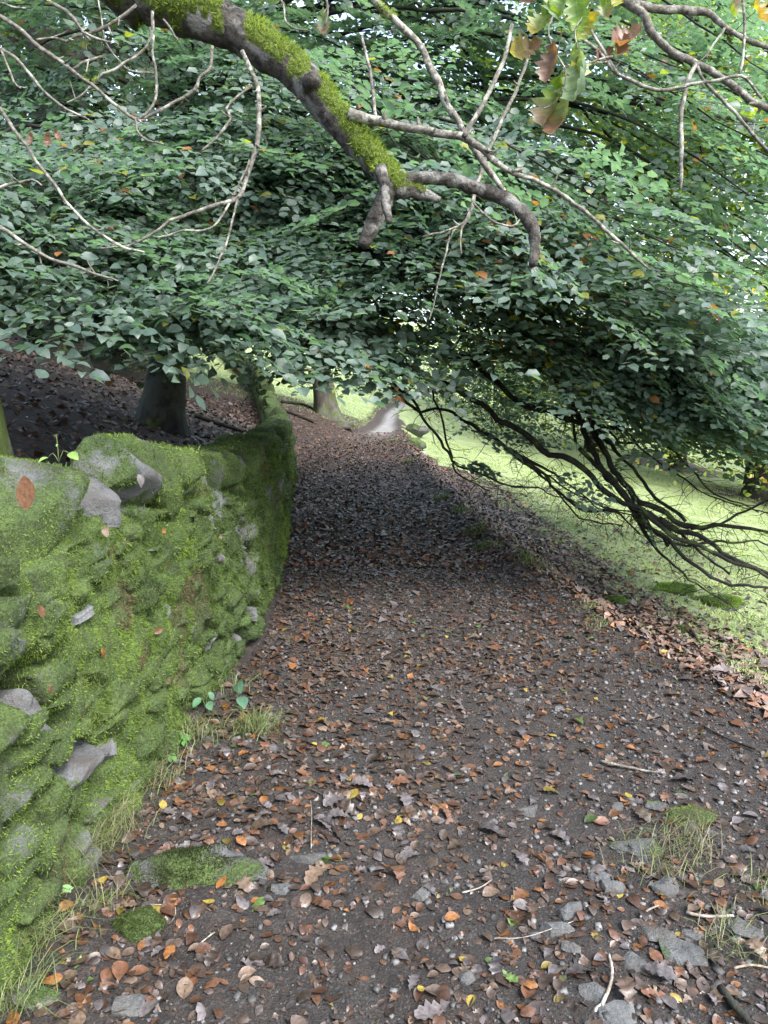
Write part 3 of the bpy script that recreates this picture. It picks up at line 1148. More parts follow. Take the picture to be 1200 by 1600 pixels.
for i in range(13):
    tips.append((P(brng.uniform(540, 880), brng.uniform(330, 510), brng.uniform(4.5, 5.2)), 'mid'))
for i in range(8):
    tips.append((P(brng.uniform(390, 600), brng.uniform(530, 575), brng.uniform(4.8, 5.6)), 'hem'))
for tp, kind in tips:
    L = np.linalg.norm(tp - trunk_at(tp[2]))
    bough(tp, brng.uniform(0.1, 0.9), 0.02 + 0.002 * L, int(10 + 1.2 * L), 0.35 if kind != 'hem' else 0.45)

# the long bare branches on the right, drooping low over the meadow
DROOP = [
    ([(470, 430, 13, 7.4), (560, 500, 13, 6.9), (600, 545, 12, 6.7), (625, 583, 11, 6.5), (680, 595, 11, 6.4), (730, 620, 12, 6.3), (790, 660, 13, 6.2), (850, 703, 14, 6.1),
      (905, 728, 14, 6.0), (950, 765, 13, 5.95), (1000, 800, 11, 5.9), (1060, 835, 10, 5.85), (1120, 868, 9, 5.8), (1175, 890, 8, 5.7), (1240, 930, 5, 5.6)]),
    ([(640, 440, 13, 7.0), (690, 520, 13, 6.8), (705, 553, 13, 6.7), (740, 568, 13, 6.6), (775, 600, 13, 6.5), (820, 630, 13, 6.4), (870, 648, 12, 6.3), (920, 663, 11, 6.2),
      (975, 672, 9, 6.1), (1010, 668, 7, 6.1), (1080, 677, 6, 6.0), (1150, 700, 5, 5.9), (1230, 730, 3, 5.9)]),
    ([(760, 430, 13, 6.9), (840, 545, 13, 6.6), (870, 590, 13, 6.5), (900, 640, 13, 6.4), (920, 690, 13, 6.3), (945, 740, 13, 6.2), (985, 783, 14, 6.1), (1030, 812, 13, 6.05),
      (1075, 830, 12, 6.0), (1110, 850, 10, 5.95), (1165, 885, 9, 5.9), (1230, 905, 6, 5.8)]),
    ([(850, 470, 11, 6.8), (890, 560, 12, 6.6), (925, 660, 12, 6.4), (950, 715, 13, 6.3), (985, 765, 14, 6.2), (1030, 800, 14, 6.1), (1080, 826, 13, 6.1),
      (1120, 824, 10, 6.0), (1160, 828, 8, 6.0), (1230, 838, 6, 5.9)]),
    ([(905, 700, 10, 6.2), (940, 735, 10, 6.2), (985, 790, 11, 6.1), (1040, 845, 10, 6.0), (1090, 885, 8, 5.9), (1130, 907, 7, 5.85), (1200, 922, 6, 5.8), (1260, 925, 4, 5.8)]),
    ([(600, 585, 7, 6.6), (650, 640, 7, 6.5), (690, 640, 6, 6.5), (740, 665, 8, 6.4), (800, 705, 8, 6.3), (850, 745, 7, 6.2), (900, 790, 6, 6.1), (960, 805, 5, 6.1), (1000, 835, 4, 6.0)]),
    ([(605, 590, 6, 6.6), (640, 620, 7, 6.5), (670, 665, 7, 6.4), (710, 720, 6, 6.3), (740, 735, 5, 6.3), (790, 757, 5, 6.2), (830, 762, 4, 6.1), (880, 775, 3, 6.0), (930, 800, 2.5, 6.0)]),
    ([(709, 720, 5, 6.3), (725, 745, 4, 6.3), (765, 765, 3, 6.3)]),
    ([(672, 600, 5, 6.6), (685, 640, 5, 6.5), (700, 690, 5, 6.5), (708, 715, 4, 6.4)]),
    ([(1080, 826, 8, 6.0), (1130, 820, 6, 5.9), (1180, 790, 5, 5.8), (1240, 770, 3, 5.7)]),
    ([(1040, 848, 5, 6.0), (1100, 848, 6, 5.9), (1160, 845, 5, 5.9), (1230, 860, 3, 5.9)]),
    ([(1000, 665, 5, 6.1), (1060, 720, 5, 6.0), (1120, 770, 4, 5.9), (1180, 800, 3, 5.9)]),
    ([(930, 640, 5, 6.3), (1000, 695, 5, 6.2), (1060, 740, 4, 6.1), (1110, 775, 3, 6.0), (1200, 800, 3, 5.9)]),
    # dark limbs high on the right
    ([(820, 90, 12, 7.8), (910, 130, 15, 7.4), (1010, 158, 15, 7.2), (1110, 185, 14, 7.0), (1230, 198, 12, 6.8)]),
    ([(900, 120, 8, 7.3), (985, 160, 9, 7.2), (1040, 200, 11, 7.0), (1075, 255, 11, 6.9), (1130, 290, 10, 6.8), (1220, 332, 8, 6.6)]),
    ([(910, 170, 7, 7.4), (960, 220, 7, 7.3), (1000, 262, 6, 7.2), (1050, 290, 5, 7.1)]),
    ([(1075, 165, 6, 7.0), (1090, 210, 6, 6.9), (1110, 250, 5, 6.9), (1140, 275, 3, 6.8)]),
    ([(700, 60, 12, 8.0), (760, 130, 12, 7.8), (830, 190, 12, 7.7), (880, 260, 10, 7.6), (930, 310, 7, 7.5)]),
    # dark limbs on the left inside the crown
    ([(300, 330, 26, 8.9), (230, 300, 20, 8.7), (150, 260, 15, 8.5), (60, 225, 12, 8.3), (-40, 200, 8, 8.0)]),
    ([(310, 240, 20, 9.0), (260, 180, 16, 8.8), (200, 130, 12, 8.6), (120, 100, 9, 8.4)]),
    ([(320, 420, 22, 8.8), (420, 400, 18, 8.2), (520, 395, 15, 7.6), (620, 430, 10, 7.1)]),
]
for li, ln_ in enumerate(DROOP):
    pts, rad = px_line(ln_, 6)
    if li in (0, 1, 2, 13, 17):
        pts = [trunk_at(pts[0][2] + 0.5), 0.5 * (trunk_at(pts[0][2] + 0.5) + pts[0]) + np.array([0, 0, 0.35])] + pts
        rad = [0.07, 0.06] + rad
    V, F = tube(pts, [q_ * 0.68 for q_ in rad], 8, 0.05, 0.22, li, 0.045, 18)
    add('branch', V, F, M_BEECHTWIG, beech)
for li in range(9):
    src = DROOP[int(brng.integers(0, 7))]
    i0 = int(brng.integers(2, max(3, len(src) - 4)))
    ln_ = [src[i0]]
    ox, oy = 0.0, 0.0
    gx_, gy_ = brng.uniform(-16, 22), brng.uniform(-6, 16)
    for q in src[i0 + 1:i0 + 1 + int(brng.integers(2, 5))]:
        ox += gx_ + brng.normal() * 6
        oy += gy_ * (0.7 if brng.random() < 0.7 else -0.6) + brng.normal() * 5
        ln_.append((q[0] + ox, q[1] + oy, max(2.0, q[2] * 0.42), q[3] + brng.uniform(-0.1, 0.25)))
    if len(ln_) < 3:
        continue
    DROOP.insert(13, ln_)
    pts, rad = px_line(ln_, 6)
    V, F = tube(pts, rad, 6, 0.06, 0.16, 200 + li, 0.035, 18)
    add('branch', V, F, M_BEECHTWIG, beech)
# hanging sprays and bare twiglets on those branches
for li, ln_ in enumerate(DROOP[:-8]):
    pts, rad = px_line(ln_, 6)
    C, Rr = catmull(pts, rad, 0.06)
    for q in range(len(C)):
        for rep_ in range(brng.integers(0, 3)):
            dn = np.array([brng.uniform(-0.7, 0.9), brng.uniform(-0.6, 0.6), brng.uniform(-0.75, 0.45)]) * brng.uniform(0.15, 0.42)
            mid = C[q] + dn * 0.5 + brng.normal(size=3) * 0.02
            put_tube(fine_branches, [C[q], mid, C[q] + dn + np.array([0.03, 0, -0.03])], [0.0032, 0.0024, 0.0012], sides=4, step=0.06, wob=0.02, seed=q)
            for sb_ in range(2):
                e_ = np.array([brng.uniform(-0.3, 0.6), brng.uniform(-0.3, 0.3), brng.uniform(-0.5, 0.2)]) * brng.uniform(0.1, 0.3)
                put_tube(fine_branches, [mid, mid + e_ * 0.5 + brng.normal(size=3) * 0.015, mid + e_], [0.002, 0.0015, 0.001], sides=3, step=0.06, wob=0.015, seed=q + 7)
        px_, py_, _ = proj(C[q][None])
        le = float(lower_edge(px_[0]))
        if brng.random() < (0.28 if py_[0] < le + 20 else 0.035 * (py_[0] < 760)):
            fw = np.array([brng.uniform(-0.2, 1), brng.uniform(-0.9, 0.5), brng.uniform(-0.4, 0.25)])
            fol.spray(C[q], fw, np.array([brng.normal() * 0.25, brng.normal() * 0.25 - 0.2, 1]), brng.uniform(0.5, 0.85), 0.068, beech_cols, brng)
    # long thin drooping sprays out to the right
for i in range(26):
    px = brng.uniform(730, 1280)
    tp = P(px, np.interp(px, [700, 800, 950, 1050, 1300], [665, 705, 735, 720, 760]) - brng.uniform(10, 90), brng.uniform(7.2, 9.5))
    bough(tp, 0, 0.010, 9, 0.3, 0.75, 0.055, start=P(px - brng.uniform(30, 110), brng.uniform(430, 540), brng.uniform(8.0, 9.0)))
def backlit_cols(p, r):
    n = len(p)
    t = r.random((n, 1))
    c = (1 - t) * np.array([0.09, 0.15, 0.035]) + t * np.array([0.20, 0.24, 0.05])  # yellow-green glow of backlit leaves put into their colour
    return np.where(r.random((n, 1)) < 0.10, np.array([0.32, 0.24, 0.04]), c)


for i in range(34):
    px = brng.uniform(820, 1330)
    tp = P(px, brng.uniform(-60, 520), brng.uniform(7.5, 10.0))
    bough(tp, 0, 0.014, 11, 0.2, 0.95, 0.085, colfn=backlit_cols, start=tp + np.array([brng.uniform(-1.6, -0.4), brng.uniform(0.2, 1.0), brng.uniform(0.1, 0.8)]))
for i in range(20):
    px = brng.uniform(930, 1320)
    tp = P(px, np.interp(px, [900, 1050, 1320], [600, 675, 735]) - brng.uniform(0, 60), brng.uniform(5.2, 6.4))
    bough(tp, 0, 0.009, 8, 0.3, 0.7, 0.062, start=P(px - brng.uniform(60, 160), brng.uniform(540, 610), brng.uniform(5.8, 6.6)))
for i in range(18):
    px = brng.uniform(880, 1300)
    tp = P(px, brng.uniform(590, 665) - 40 * (px < 950), brng.uniform(5.0, 6.6))
    st = P(px - brng.uniform(100, 260), brng.uniform(480, 590), brng.uniform(6.3, 7.4))
    bough(tp, 0, 0.012, 9, 0.3, 0.8, 0.068, start=st)
# high, out of view: the crown that shades the tunnel
put_n = 4000
ph = brng.uniform(0, 2 * math.pi, put_n)
rr_ = 5.6 * np.sqrt(brng.random(put_n))
zz_ = 7.6 + brng.uniform(0, 6.0, put_n) - 0.10 * rr_
cp = np.stack([tb[0] + 0.9 + rr_ * np.cos(ph), tb[1] + 2.3 + rr_ * np.sin(ph), zz_], -1)
SIMPLE = [leaf_template('beech', -0.2, 0.15, 0, True), leaf_template('beech', 0.1, 0.3, 0.2, True)]


def random_frames(n, r, up=0.9):
    ax = r.normal(size=(n, 3)) * np.array([1, 1, 0.45])
    nr = r.normal(size=(n, 3)) * 0.5 + np.array([0, 0, up])
    return frames(ax, nr)


cacc = place_leaves(SIMPLE, brng.integers(0, 2, put_n), cp, random_frames(put_n, brng), brng.uniform(0.22, 0.36, put_n), beech_cols(cp + 100, brng))
tag(cacc.build('crown', M_FARLEAF, beech), kind='stuff')

p_, R_, s_, c_ = fol.arrays()
lx, ly, lz = proj(p_)
onview = (lz > 0.5) & (lx > -170) & (lx < 1370) & (ly > -170)
p_, R_, s_, c_, lx, ly, lz = [a[onview] for a in (p_, R_, s_, c_, lx, ly, lz)]
vis = (lx > 10) & (lx < 1190) & (ly > 10)
order = np.argsort(np.where(vis, -s_ / lz, 0))
single = order[:300]
mask = np.ones(len(p_), bool)
mask[single] = False
wh = brng.integers(0, len(GREEN), len(p_))
lod = np.where(lz < 3.8, 0, np.where(lz < 5.0, 5, 10))
whl = np.where(lod == 10, 10 + wh % 2, wh + lod)
HEXV = np.array([[0, 0, 0], [0.24, 0.3, 0.05], [0.24, -0.3, 0.05], [0.7, 0.29, 0.02], [0.7, -0.29, 0.02], [1, 0, -0.1]])
HEXF = np.array([[0, 2, 1], [1, 2, 4], [1, 4, 3], [3, 4, 5]])
gacc = place_leaves(GREEN + GREEN2 + [(HEXV, HEXF), (HEXV * np.array([1, 1, -1.5]), HEXF)], whl[mask], p_[mask], R_[mask], s_[mask], c_[mask])
tag(gacc.build('leaves', M_LEAF, beech), kind='stuff')
N_FOL = len(p_)
for q in single:
    tv, tf = GREEN[wh[q]]
    V = (tv @ R_[q].T) * s_[q] + p_[q]
    add('leaf', V, tf, M_LEAF, beech, np.concatenate([np.repeat(c_[q][None], len(V), 0), tv[:, :2]], 1))
tv, tf = fol.twig_mesh()
fine_branches.put(tv, tf, (1, 1, 1))
tag(fine_branches.build('twigs', M_BEECHTWIG, beech), kind='stuff')

# ------------------------------------------------------------------ other trees
def far_cols(base, warm):
    def f(p, r):
        n = len(p)
        t = r.random((n, 1))
        c = np.array(base) * (0.7 + 0.7 * t)
        q = r.random(n)
        return np.where((q < warm)[:, None], np.array([0.24, 0.19, 0.03]), c)
    return f


def simple_tree(name, label, base, height, rad, crown_r, crown_z, n, leaf, cols, bark, seed, lean=(0, 0), group=None, flare=0.6, droop=0.0):
    r = np.random.default_rng(seed)
    base = np.array([base[0], base[1], float(hgt(base[0], base[1]))])
    t = thing(name, label, 'tree', base, group)
    ln_ = np.array([lean[0], lean[1], 0])
    pts = [base + np.array([0, 0, -0.3]), base + np.array([0, 0, 0.3]) + ln_ * 0.05, base + np.array([0, 0, height * 0.2]) + ln_ * 0.2,
           base + np.array([0, 0, height * 0.45]) + ln_ * 0.5 + r.normal(size=3) * 0.1, base + np.array([0, 0, height * 0.9]) + ln_]
    V, F = trunk_tube(pts, [rad * 1.25, rad * 1.08, rad * 0.92, rad * 0.7, rad * 0.12], seed, flare, 18)
    add('trunk', V, F, bark, t)
    limbs = Acc()
    P_, ends = [], []
    top = np.array(pts)
    low = 14 if droop > 0.4 else 0
    for i in range(14 + low):
        if i >= 14:
            z = base[2] + crown_z[0] + 0.12 * (i - 14)
            an = i * 2.4
            a = np.array([np.interp(z, top[:, 2], top[:, 0]), np.interp(z, top[:, 2], top[:, 1]), z])
            e = a + np.array([math.cos(an), math.sin(an), 0]) * crown_r * r.uniform(0.6, 1.05)
            e[2] = float(hgt(e[0], e[1])) + crown_z[1] + r.uniform(0.1, 1.3)
            m = 0.5 * (a + e) + np.array([0, 0, 0.7])
            put_tube(limbs, [a, m, e], [rad * 0.25, rad * 0.12, 0.012], sides=5, step=0.5, wob=0.06, seed=seed + i)
            ends.append((a, m, e))
            continue
        z = base[2] + crown_z[0] + (height * 0.85 - crown_z[0]) * (i / 13.0)
        a = np.array([np.interp(z, top[:, 2], top[:, 0]), np.interp(z, top[:, 2], top[:, 1]), z])
        an = i * 2.4 + r.uniform(-0.4, 0.4)
        f = 1 - 0.55 * i / 13.0
        e = a + np.array([math.cos(an), math.sin(an), r.uniform(0.0, 0.45) - droop * f]) * crown_r * f * r.uniform(0.75, 1.0)
        m = 0.5 * (a + e) + np.array([0, 0, 0.12 * crown_r])
        put_tube(limbs, [a, m, e], [rad * 0.32 * f, rad * 0.2 * f, 0.015], sides=6, step=0.5, wob=0.06, seed=seed + i)
        ends.append((a, m, e))
    tag(limbs.build('limbs', bark, t), kind='stuff')
    # leaf clumps strung along the limbs: uneven, with gaps
    per = n // (len(ends) * 7)
    for a, m, e in ends:
        for j in range(7):
            f = r.uniform(0.3, 1.05)
            c = (1 - f) ** 2 * a + 2 * f * (1 - f) * m + f * f * e
            P_.append(c + r.normal(size=(per, 3)) * np.array([0.2, 0.2, 0.10]) * crown_r * r.uniform(0.6, 1.3))
    P_ = np.concatenate(P_)
    P_ = P_[P_[:, 2] > base[2] + crown_z[1]]
    k = len(P_)
    acc = place_leaves(SIMPLE, r.integers(0, 2, k), P_, random_frames(k, r, 0.7), r.uniform(0.6, 1.3, k) * leaf, cols(P_, r))
    tag(acc.build('crown', M_FARLEAF, t), kind='stuff')
    return t


DARKG = far_cols((0.032, 0.06, 0.027), 0.03)
WOODG = far_cols((0.022, 0.04, 0.02), 0.02)  # deep shade of the wood put into a darker leaf colour
YELG = far_cols((0.15, 0.19, 0.04), 0.12)  # backlight from the sky put into a brighter leaf colour
MIDG = far_cols((0.07, 0.115, 0.035), 0.05)


def at_depth(px, yd):
    """Ground point at world distance yd along the sight line's bearing."""
    zc_ = yd * math.cos(PITCH) + 0.3
    return ((px - 600) / FPX * zc_, yd)


# mossy trunk that leans at the left edge, just behind the wall
b = (-1.98, 3.75)
simple_tree('wall_tree', 'mossy leaning trunk just behind the wall, cut off by the left edge', b, 10.5, 0.17, 2.6, (6.2, 6.0), 2500, 0.2, DARKG, M_OAKDARK, 41, (-2.2, 0.2), flare=0.35)
simple_tree('beech_tree', 'massive dark trunk standing high on the leaf covered slope behind the wall', at_depth(118, 12.8), 15, 0.30, 5.0, (4.6, 4.2), 9000, 0.13, DARKG, M_BEECH, 42)
for k, (px, yd, rad, lab) in enumerate((
        (8, 19, 0.30, 'slim dark woodland trunk at the left edge with a broken view of sky beside it'),
        (72, 22, 0.34, 'dark woodland trunk second in from the left edge above the slope'),
        (160, 20, 0.36, 'dark woodland trunk behind the massive slope tree, half hidden by its leaves'),
        (190, 24, 0.3, 'dark woodland trunk far back above the bend of the wall'),
        (40, 33, 0.35, 'far woodland trunk seen between the two trunks at the left edge'),
        (225, 31, 0.33, 'far woodland trunk right of the massive slope tree'), (262, 40, 0.4, 'farthest woodland trunk, dim behind the large beech'),
        (120, 42, 0.4, 'distant woodland trunk straight behind the massive slope tree'))):
    simple_tree('woodland_tree', lab, at_depth(px, yd), 16 + k % 4, rad, 5.0, (3.0, 0.5), 5600, 0.25, WOODG, M_BEECH, 50 + k, group='woodland trees on the slope', droop=0.5)  # crowns shaped low and dense to block bright background and darken the wood
simple_tree('field_tree', 'pale grey trunk with spreading roots where the wall ends beside the sunlit grass', (-1.66, 22.5), 13, 0.30, 4.2, (3.2, 2.2), 5000, 0.2, MIDG, M_PALETRUNK, 61, (-1.9, 0.2), flare=2.0)
BLUEG = far_cols((0.06, 0.105, 0.055), 0.05)
for k, (px, yd, h_, cr, cz, cols, lf, lab) in enumerate((
        (690, 52, 15, 7, (2.0, 0.3), MIDG, 0.24, 'green tree far up the meadow beyond the end of the path'),
        (800, 36, 15, 6.5, (2.2, 0.3), BLUEG, 0.17, 'blue green tree across the meadow, left of the shaded hollow'),
        (930, 27, 15, 5.5, (2.2, 0.35), BLUEG, 0.13, 'blue green tree with boughs sweeping down to the meadow'),
        (1060, 25.5, 16, 5.5, (2.6, 0.9), YELG, 0.13, 'yellow green tree standing over the shaded leaf litter hollow'),
        (1190, 20, 14, 4.6, (2.4, 0.75), YELG, 0.12, 'bright yellow green tree nearest the right side of the meadow'),
        (1330, 19, 15, 5.0, (2.2, 0.4), MIDG, 0.12, 'green tree at the right edge spreading over the meadow'),
        (1010, 52, 19, 8, (3, 0.5), YELG, 0.3, 'tall yellow green tree behind the row of meadow trees'),
        (400, 55, 16, 7, (3, 1.6), MIDG, 0.24, 'green tree on the sunlit rise beyond the end of the wall'),
        (540, 70, 15, 7, (2, 0.8), YELG, 0.24, 'yellow green tree at the top of the sunlit grass slope'))):
    simple_tree('meadow_tree', lab, at_depth(px, yd), h_ + 5, 0.32, cr, cz, 13000 if 1 <= k <= 5 else 6000, lf * 1.25, cols, M_BEECH, 70 + k, group='trees beyond the meadow', droop=0.45 if 1 <= k <= 5 else 0.2)


# ------------------------------------------------------------------ the oak whose limb crosses overhead
ob = np.array([-3.1, 1.5, 0])
ob[2] = float(hgt(ob[0], ob[1]))
oak = thing('oak_tree', 'oak with a thick mossy limb and bare pale twigs reaching across overhead', 'tree', ob)
V, F = trunk_tube([ob + np.array([0, 0, -0.3]), ob + np.array([0, 0, 0.4]), ob + np.array([0.05, 0, 1.4]), ob + np.array([0.1, 0.02, 2.6]), ob + np.array([0.1, -0.2, 5]), ob + np.array([0.2, -0.3, 8.5])],
                  [0.42, 0.36, 0.32, 0.29, 0.2, 0.05], 5, 0.5)
add('trunk', V, F, M_OAKDARK, oak)
ZL = 2.4
LIMB = [(150, -60, 100, 2.35), (210, -22, 97), (290, 14, 90), (340, 35, 78), (385, 58, 72), (430, 86, 70), (470, 118, 66), (497, 150, 62), (520, 180, 60), (550, 212, 57), (578, 242, 52), (603, 270, 48), (625, 292, 42)]
pts, rad = px_line(LIMB, ZL, 0.84)
pts = [ob + np.array([0.1, 0.02, 2.4]), ob + np.array([0.9, 0.35, 2.65])] + pts
rad = [0.16, 0.135] + rad
V, F = tube(pts, rad, 20, 0.014, 0.24, 8, 0.0, 22)
limb_o = add('limb', V, F, M_OAK, oak, np.zeros((len(V), 3)))
moss_tris = [(V[:-2], F[0], None)]
stubs = [
    ([(612, 282, 40), (600, 315, 33), (585, 345, 29), (573, 372, 25), (566, 384, 20)], M_OAK, 0.16),
    ([(594, 262, 22, 2.33), (600, 290, 18, 2.3), (603, 320, 17, 2.3), (607, 348, 11, 2.3)], M_OAK, 0.14),
    ([(622, 296, 30), (660, 303, 22), (688, 311, 10)], M_OAK, 0.14),
    ([(618, 292, 36), (640, 280, 30), (665, 277, 28), (700, 281, 28), (735, 290, 29), (770, 303, 30), (800, 320, 29), (822, 338, 28), (834, 362, 26), (836, 390, 24), (832, 416, 20)], M_OAK, 0.2),
]
for k, (l_, m_, rg) in enumerate(stubs):
    pts, rad = px_line(l_, ZL)
    V, F = tube(pts, [q_ * (0.72 if k == 3 else 0.86) for q_ in rad], 14, 0.008, rg + 0.16, 20 + k, 0.006, 45)
    add('branch', V, F, m_, oak, np.zeros((len(V), 3)))
    if k in (0, 2):
        moss_tris.append((V[:-2], F[0], 'stub'))
# knot on the limb
kc = P(489, 130, 2.335)
V, F = tube([kc + np.array([-0.02, 0.05, 0.0]), kc + np.array([0.0, -0.01, 0.005]), kc + np.array([0.008, -0.03, 0.004])], [0.036, 0.027, 0.014], 12, 0.006, 0.5, 3, 0, 60)
add('knot', V, F, M_OAK, oak, np.zeros((len(V), 3)))
TW = [
    ([(545, 178, 24), (575, 186, 19), (600, 190, 17), (640, 199, 16), (690, 210, 15), (725, 215, 15), (752, 232, 13), (775, 254, 12), (800, 268, 9), (850, 286, 8), (900, 320, 7), (955, 366, 7), (985, 395, 6), (1012, 420, 4)], 2.35, 0),
    ([(588, 186, 7), (583, 150, 6), (577, 110, 6), (566, 56, 5)], 2.35, 0),
    ([(725, 214, 10), (745, 180, 9), (762, 145, 9), (785, 95, 8), (800, 38, 7)], 2.3, 0),
    ([(545, -60, 14), (580, -4, 13), (620, 35, 13), (650, 65, 13), (675, 108, 13), (692, 150, 13), (712, 185, 12), (738, 228, 12), (762, 262, 12), (780, 288, 9), (806, 325, 8)], 2.45, 1),
    ([(830, 70, 6), (815, 120, 6), (790, 175, 7), (765, 235, 7), (745, 290, 8), (735, 330, 7), (718, 352, 5), (660, 371, 3)], 2.7, 0),
    ([(745, 290, 6), (733, 340, 5), (722, 360, 4), (720, 398, 3)], 2.7, 0),
    ([(716, 350, 4), (700, 380, 4), (685, 440, 3), (672, 500, 2)], 2.9, 0),
    ([(740, 317, 4), (770, 345, 4), (800, 355, 4), (815, 340, 3)], 2.4, 0),
    ([(800, 268, 8), (818, 262, 5)], 2.35, 0),
    # left, pale lichened twigs
    ([(60, -14, 7), (76, 0, 7), (100, 15, 7), (117, 31, 6), (128, 48, 4), (140, 62, 4)], 2.0, 0),
    ([(-30, 8, 8), (0, 25, 8), (32, 46, 8), (58, 72, 8), (85, 92, 7), (113, 109, 6), (150, 138, 6), (182, 166, 6), (213, 185, 6), (229, 188, 4)], 2.0, 1),
    ([(212, 184, 5), (214, 204, 4), (234, 221, 4), (258, 226, 3)], 2.0, 0),
    ([(238, 18, 6), (237, 48, 6), (224, 76, 5), (196, 98, 5), (180, 110, 5), (162, 115, 5), (146, 130, 5), (130, 148, 4), (105, 162, 3)], 2.1, 0),
    ([(213, 8, 6), (186, 30, 6), (150, 48, 6), (116, 55, 5), (103, 64, 5), (85, 57, 4), (58, 63, 4)], 2.1, 0),
    ([(-20, 62, 6), (2, 75, 6), (26, 90, 6), (48, 118, 6), (74, 146, 5), (96, 166, 5), (116, 176, 4), (136, 185, 3)], 1.9, 0),
    ([(2, 78, 5), (12, 104, 4), (22, 128, 4), (34, 140, 3)], 1.9, 0),
    ([(-30, 110, 7), (0, 165, 7), (24, 204, 7), (42, 228, 6), (56, 252, 6), (86, 290, 6), (110, 324, 6), (150, 360, 5), (190, 384, 5), (226, 394, 3)], 2.0, 0),
    ([(240, 55, 5), (238, 80, 4), (243, 112, 5), (243, 148, 5), (233, 172, 5), (218, 184, 4)], 2.1, 0),
    ([(332, 72, 6), (328, 105, 6), (312, 120, 6), (304, 142, 6), (270, 163, 6), (240, 178, 6), (216, 186, 5)], 2.2, 0),
    ([(378, 80, 9), (390, 108, 9), (403, 140, 9), (405, 175, 9), (400, 225, 9), (385, 275, 8), (369, 310, 8), (320, 326, 7), (275, 342, 6), (245, 362, 5), (200, 384, 4), (154, 389, 3)], 2.3, 0),
    ([(394, 134, 5), (372, 150, 5), (353, 168, 5), (360, 184, 5), (342, 212, 5), (315, 236, 4)], 2.3, 0),
    ([(390, 250, 4), (366, 305, 4), (340, 348, 4), (315, 360, 4), (280, 362, 4), (243, 371, 3)], 2.3, 0),
    ([(371, 312, 4), (360, 355, 4), (345, 405, 4), (325, 443, 4)], 2.3, 0),
    ([(-20, 342, 8), (0, 356, 8), (40, 381, 7), (80, 402, 6), (120, 418, 6), (150, 430, 5), (186, 440, 3)], 1.9, 0),
    ([(113, 109, 5), (130, 97, 5), (146, 90, 5), (160, 87, 4)], 2.0, 0),
    ([(128, 50, 4), (150, 58, 4), (172, 64, 3)], 2.0, 0),
    ([(152, -10, 3), (160, 30, 3), (165, 65, 3), (180, 90, 3), (205, 108, 3), (240, 112, 3)], 2.2, 0),
    ([(0, 4, 3), (20, 10, 3), (42, 12, 3)], 1.9, 0),
    ([(-20, 300, 6), (10, 290, 6), (32, 286, 5), (50, 284, 4), (65, 292, 3)], 2.0, 0),
    ([(255, 30, 4), (268, 48, 4), (278, 62, 3)], 2.2, 0),
    # right, grey twigs from a limb overhead
    ([(930, -30, 22), (985, 8, 18), (1005, 25, 16), (1018, 52, 15), (1045, 78, 14), (1078, 95, 14), (1112, 112, 14), (1152, 137, 13), (1180, 160, 13), (1230, 175, 12)], 1.9, 0),
    ([(985, 8, 16), (1040, 14, 15), (1090, 18, 14), (1112, 24, 12), (1126, 38, 10), (1160, 58, 9), (1230, 85, 8)], 1.9, 0),
    ([(912, 62, 5), (938, 84, 6), (958, 108, 6), (985, 122, 7), (1010, 135, 7), (1040, 140, 7), (1075, 134, 6), (1120, 127, 6), (1152, 120, 6), (1168, 124, 5), (1190, 155, 5)], 1.7, 0),
    ([(923, 42, 5), (940, 72, 6), (955, 95, 6), (968, 115, 6)], 1.7, 0),
    ([(958, 88, 4), (930, 98, 3), (900, 108, 3), (884, 112, 2)], 1.6, 0),
    ([(1088, 98, 9), (1078, 120, 8), (1070, 150, 9), (1064, 190, 8), (1067, 235, 8), (1066, 265, 7), (1063, 297, 5)], 1.9, 0),
    ([(1090, 104, 6), (1100, 125, 6), (1125, 155, 6), (1160, 190, 6), (1190, 225, 6), (1230, 262, 5)], 1.9, 0),
    ([(1158, -20, 5), (1164, 30, 5), (1164, 75, 5), (1155, 120, 5)], 1.8, 0),
    ([(1132, 44, 5), (1116, 68, 4), (1104, 92, 3)], 1.85, 0),
    ([(505, -20, 4), (512, 10, 4), (508, 40, 3)], 2.1, 0),
    ([(420, -20, 4), (440, 5, 4), (452, 40, 3), (480, 48, 3)], 2.5, 0),
    ([(880, -40, 5), (868, 20, 4), (858, 55, 4), (884, 112, 3), (878, 150, 2.5)], 1.35, 0),
    ([(930, -40, 5), (912, 20, 4), (895, 50, 3), (903, 85, 2.5)], 1.35, 0),
]
for k, (l_, z_, ms) in enumerate(TW):
    pts, rad = px_line(l_, z_, 0.85)
    V, F = tube(pts, rad, 8, 0.012, 0.22, 40 + k, 0.006, 60)
    if ms or (9 <= k < 13):
        moss_tris.append((V[:-2], F[0], 'twig'))
    add('twig', V, F, M_PALE if k > 0 else M_PALE, oak)
    # buds and side spurs
C_sp = Acc()
for k, (l_, z_, ms) in enumerate(TW):
    if k in (1, 2, 5, 6):
        continue
    pts, rad = px_line(l_, z_)
    C, Rr = catmull(pts, rad, 0.03)
    for q in range(2, len(C)):
        if brng.random() < 0.22:
            d = brng.normal(size=3)
            d /= np.linalg.norm(d)
            L = brng.uniform(0.012, 0.05)
            put_tube(C_sp, [C[q], C[q] + d * L * 0.6, C[q] + d * L + np.array([0, 0, 0.004])], [Rr[q] * 0.6, Rr[q] * 0.45, 0.0012], sides=5, step=0.02)
tag(C_sp.build('spurs', M_PALE, oak), kind='stuff')
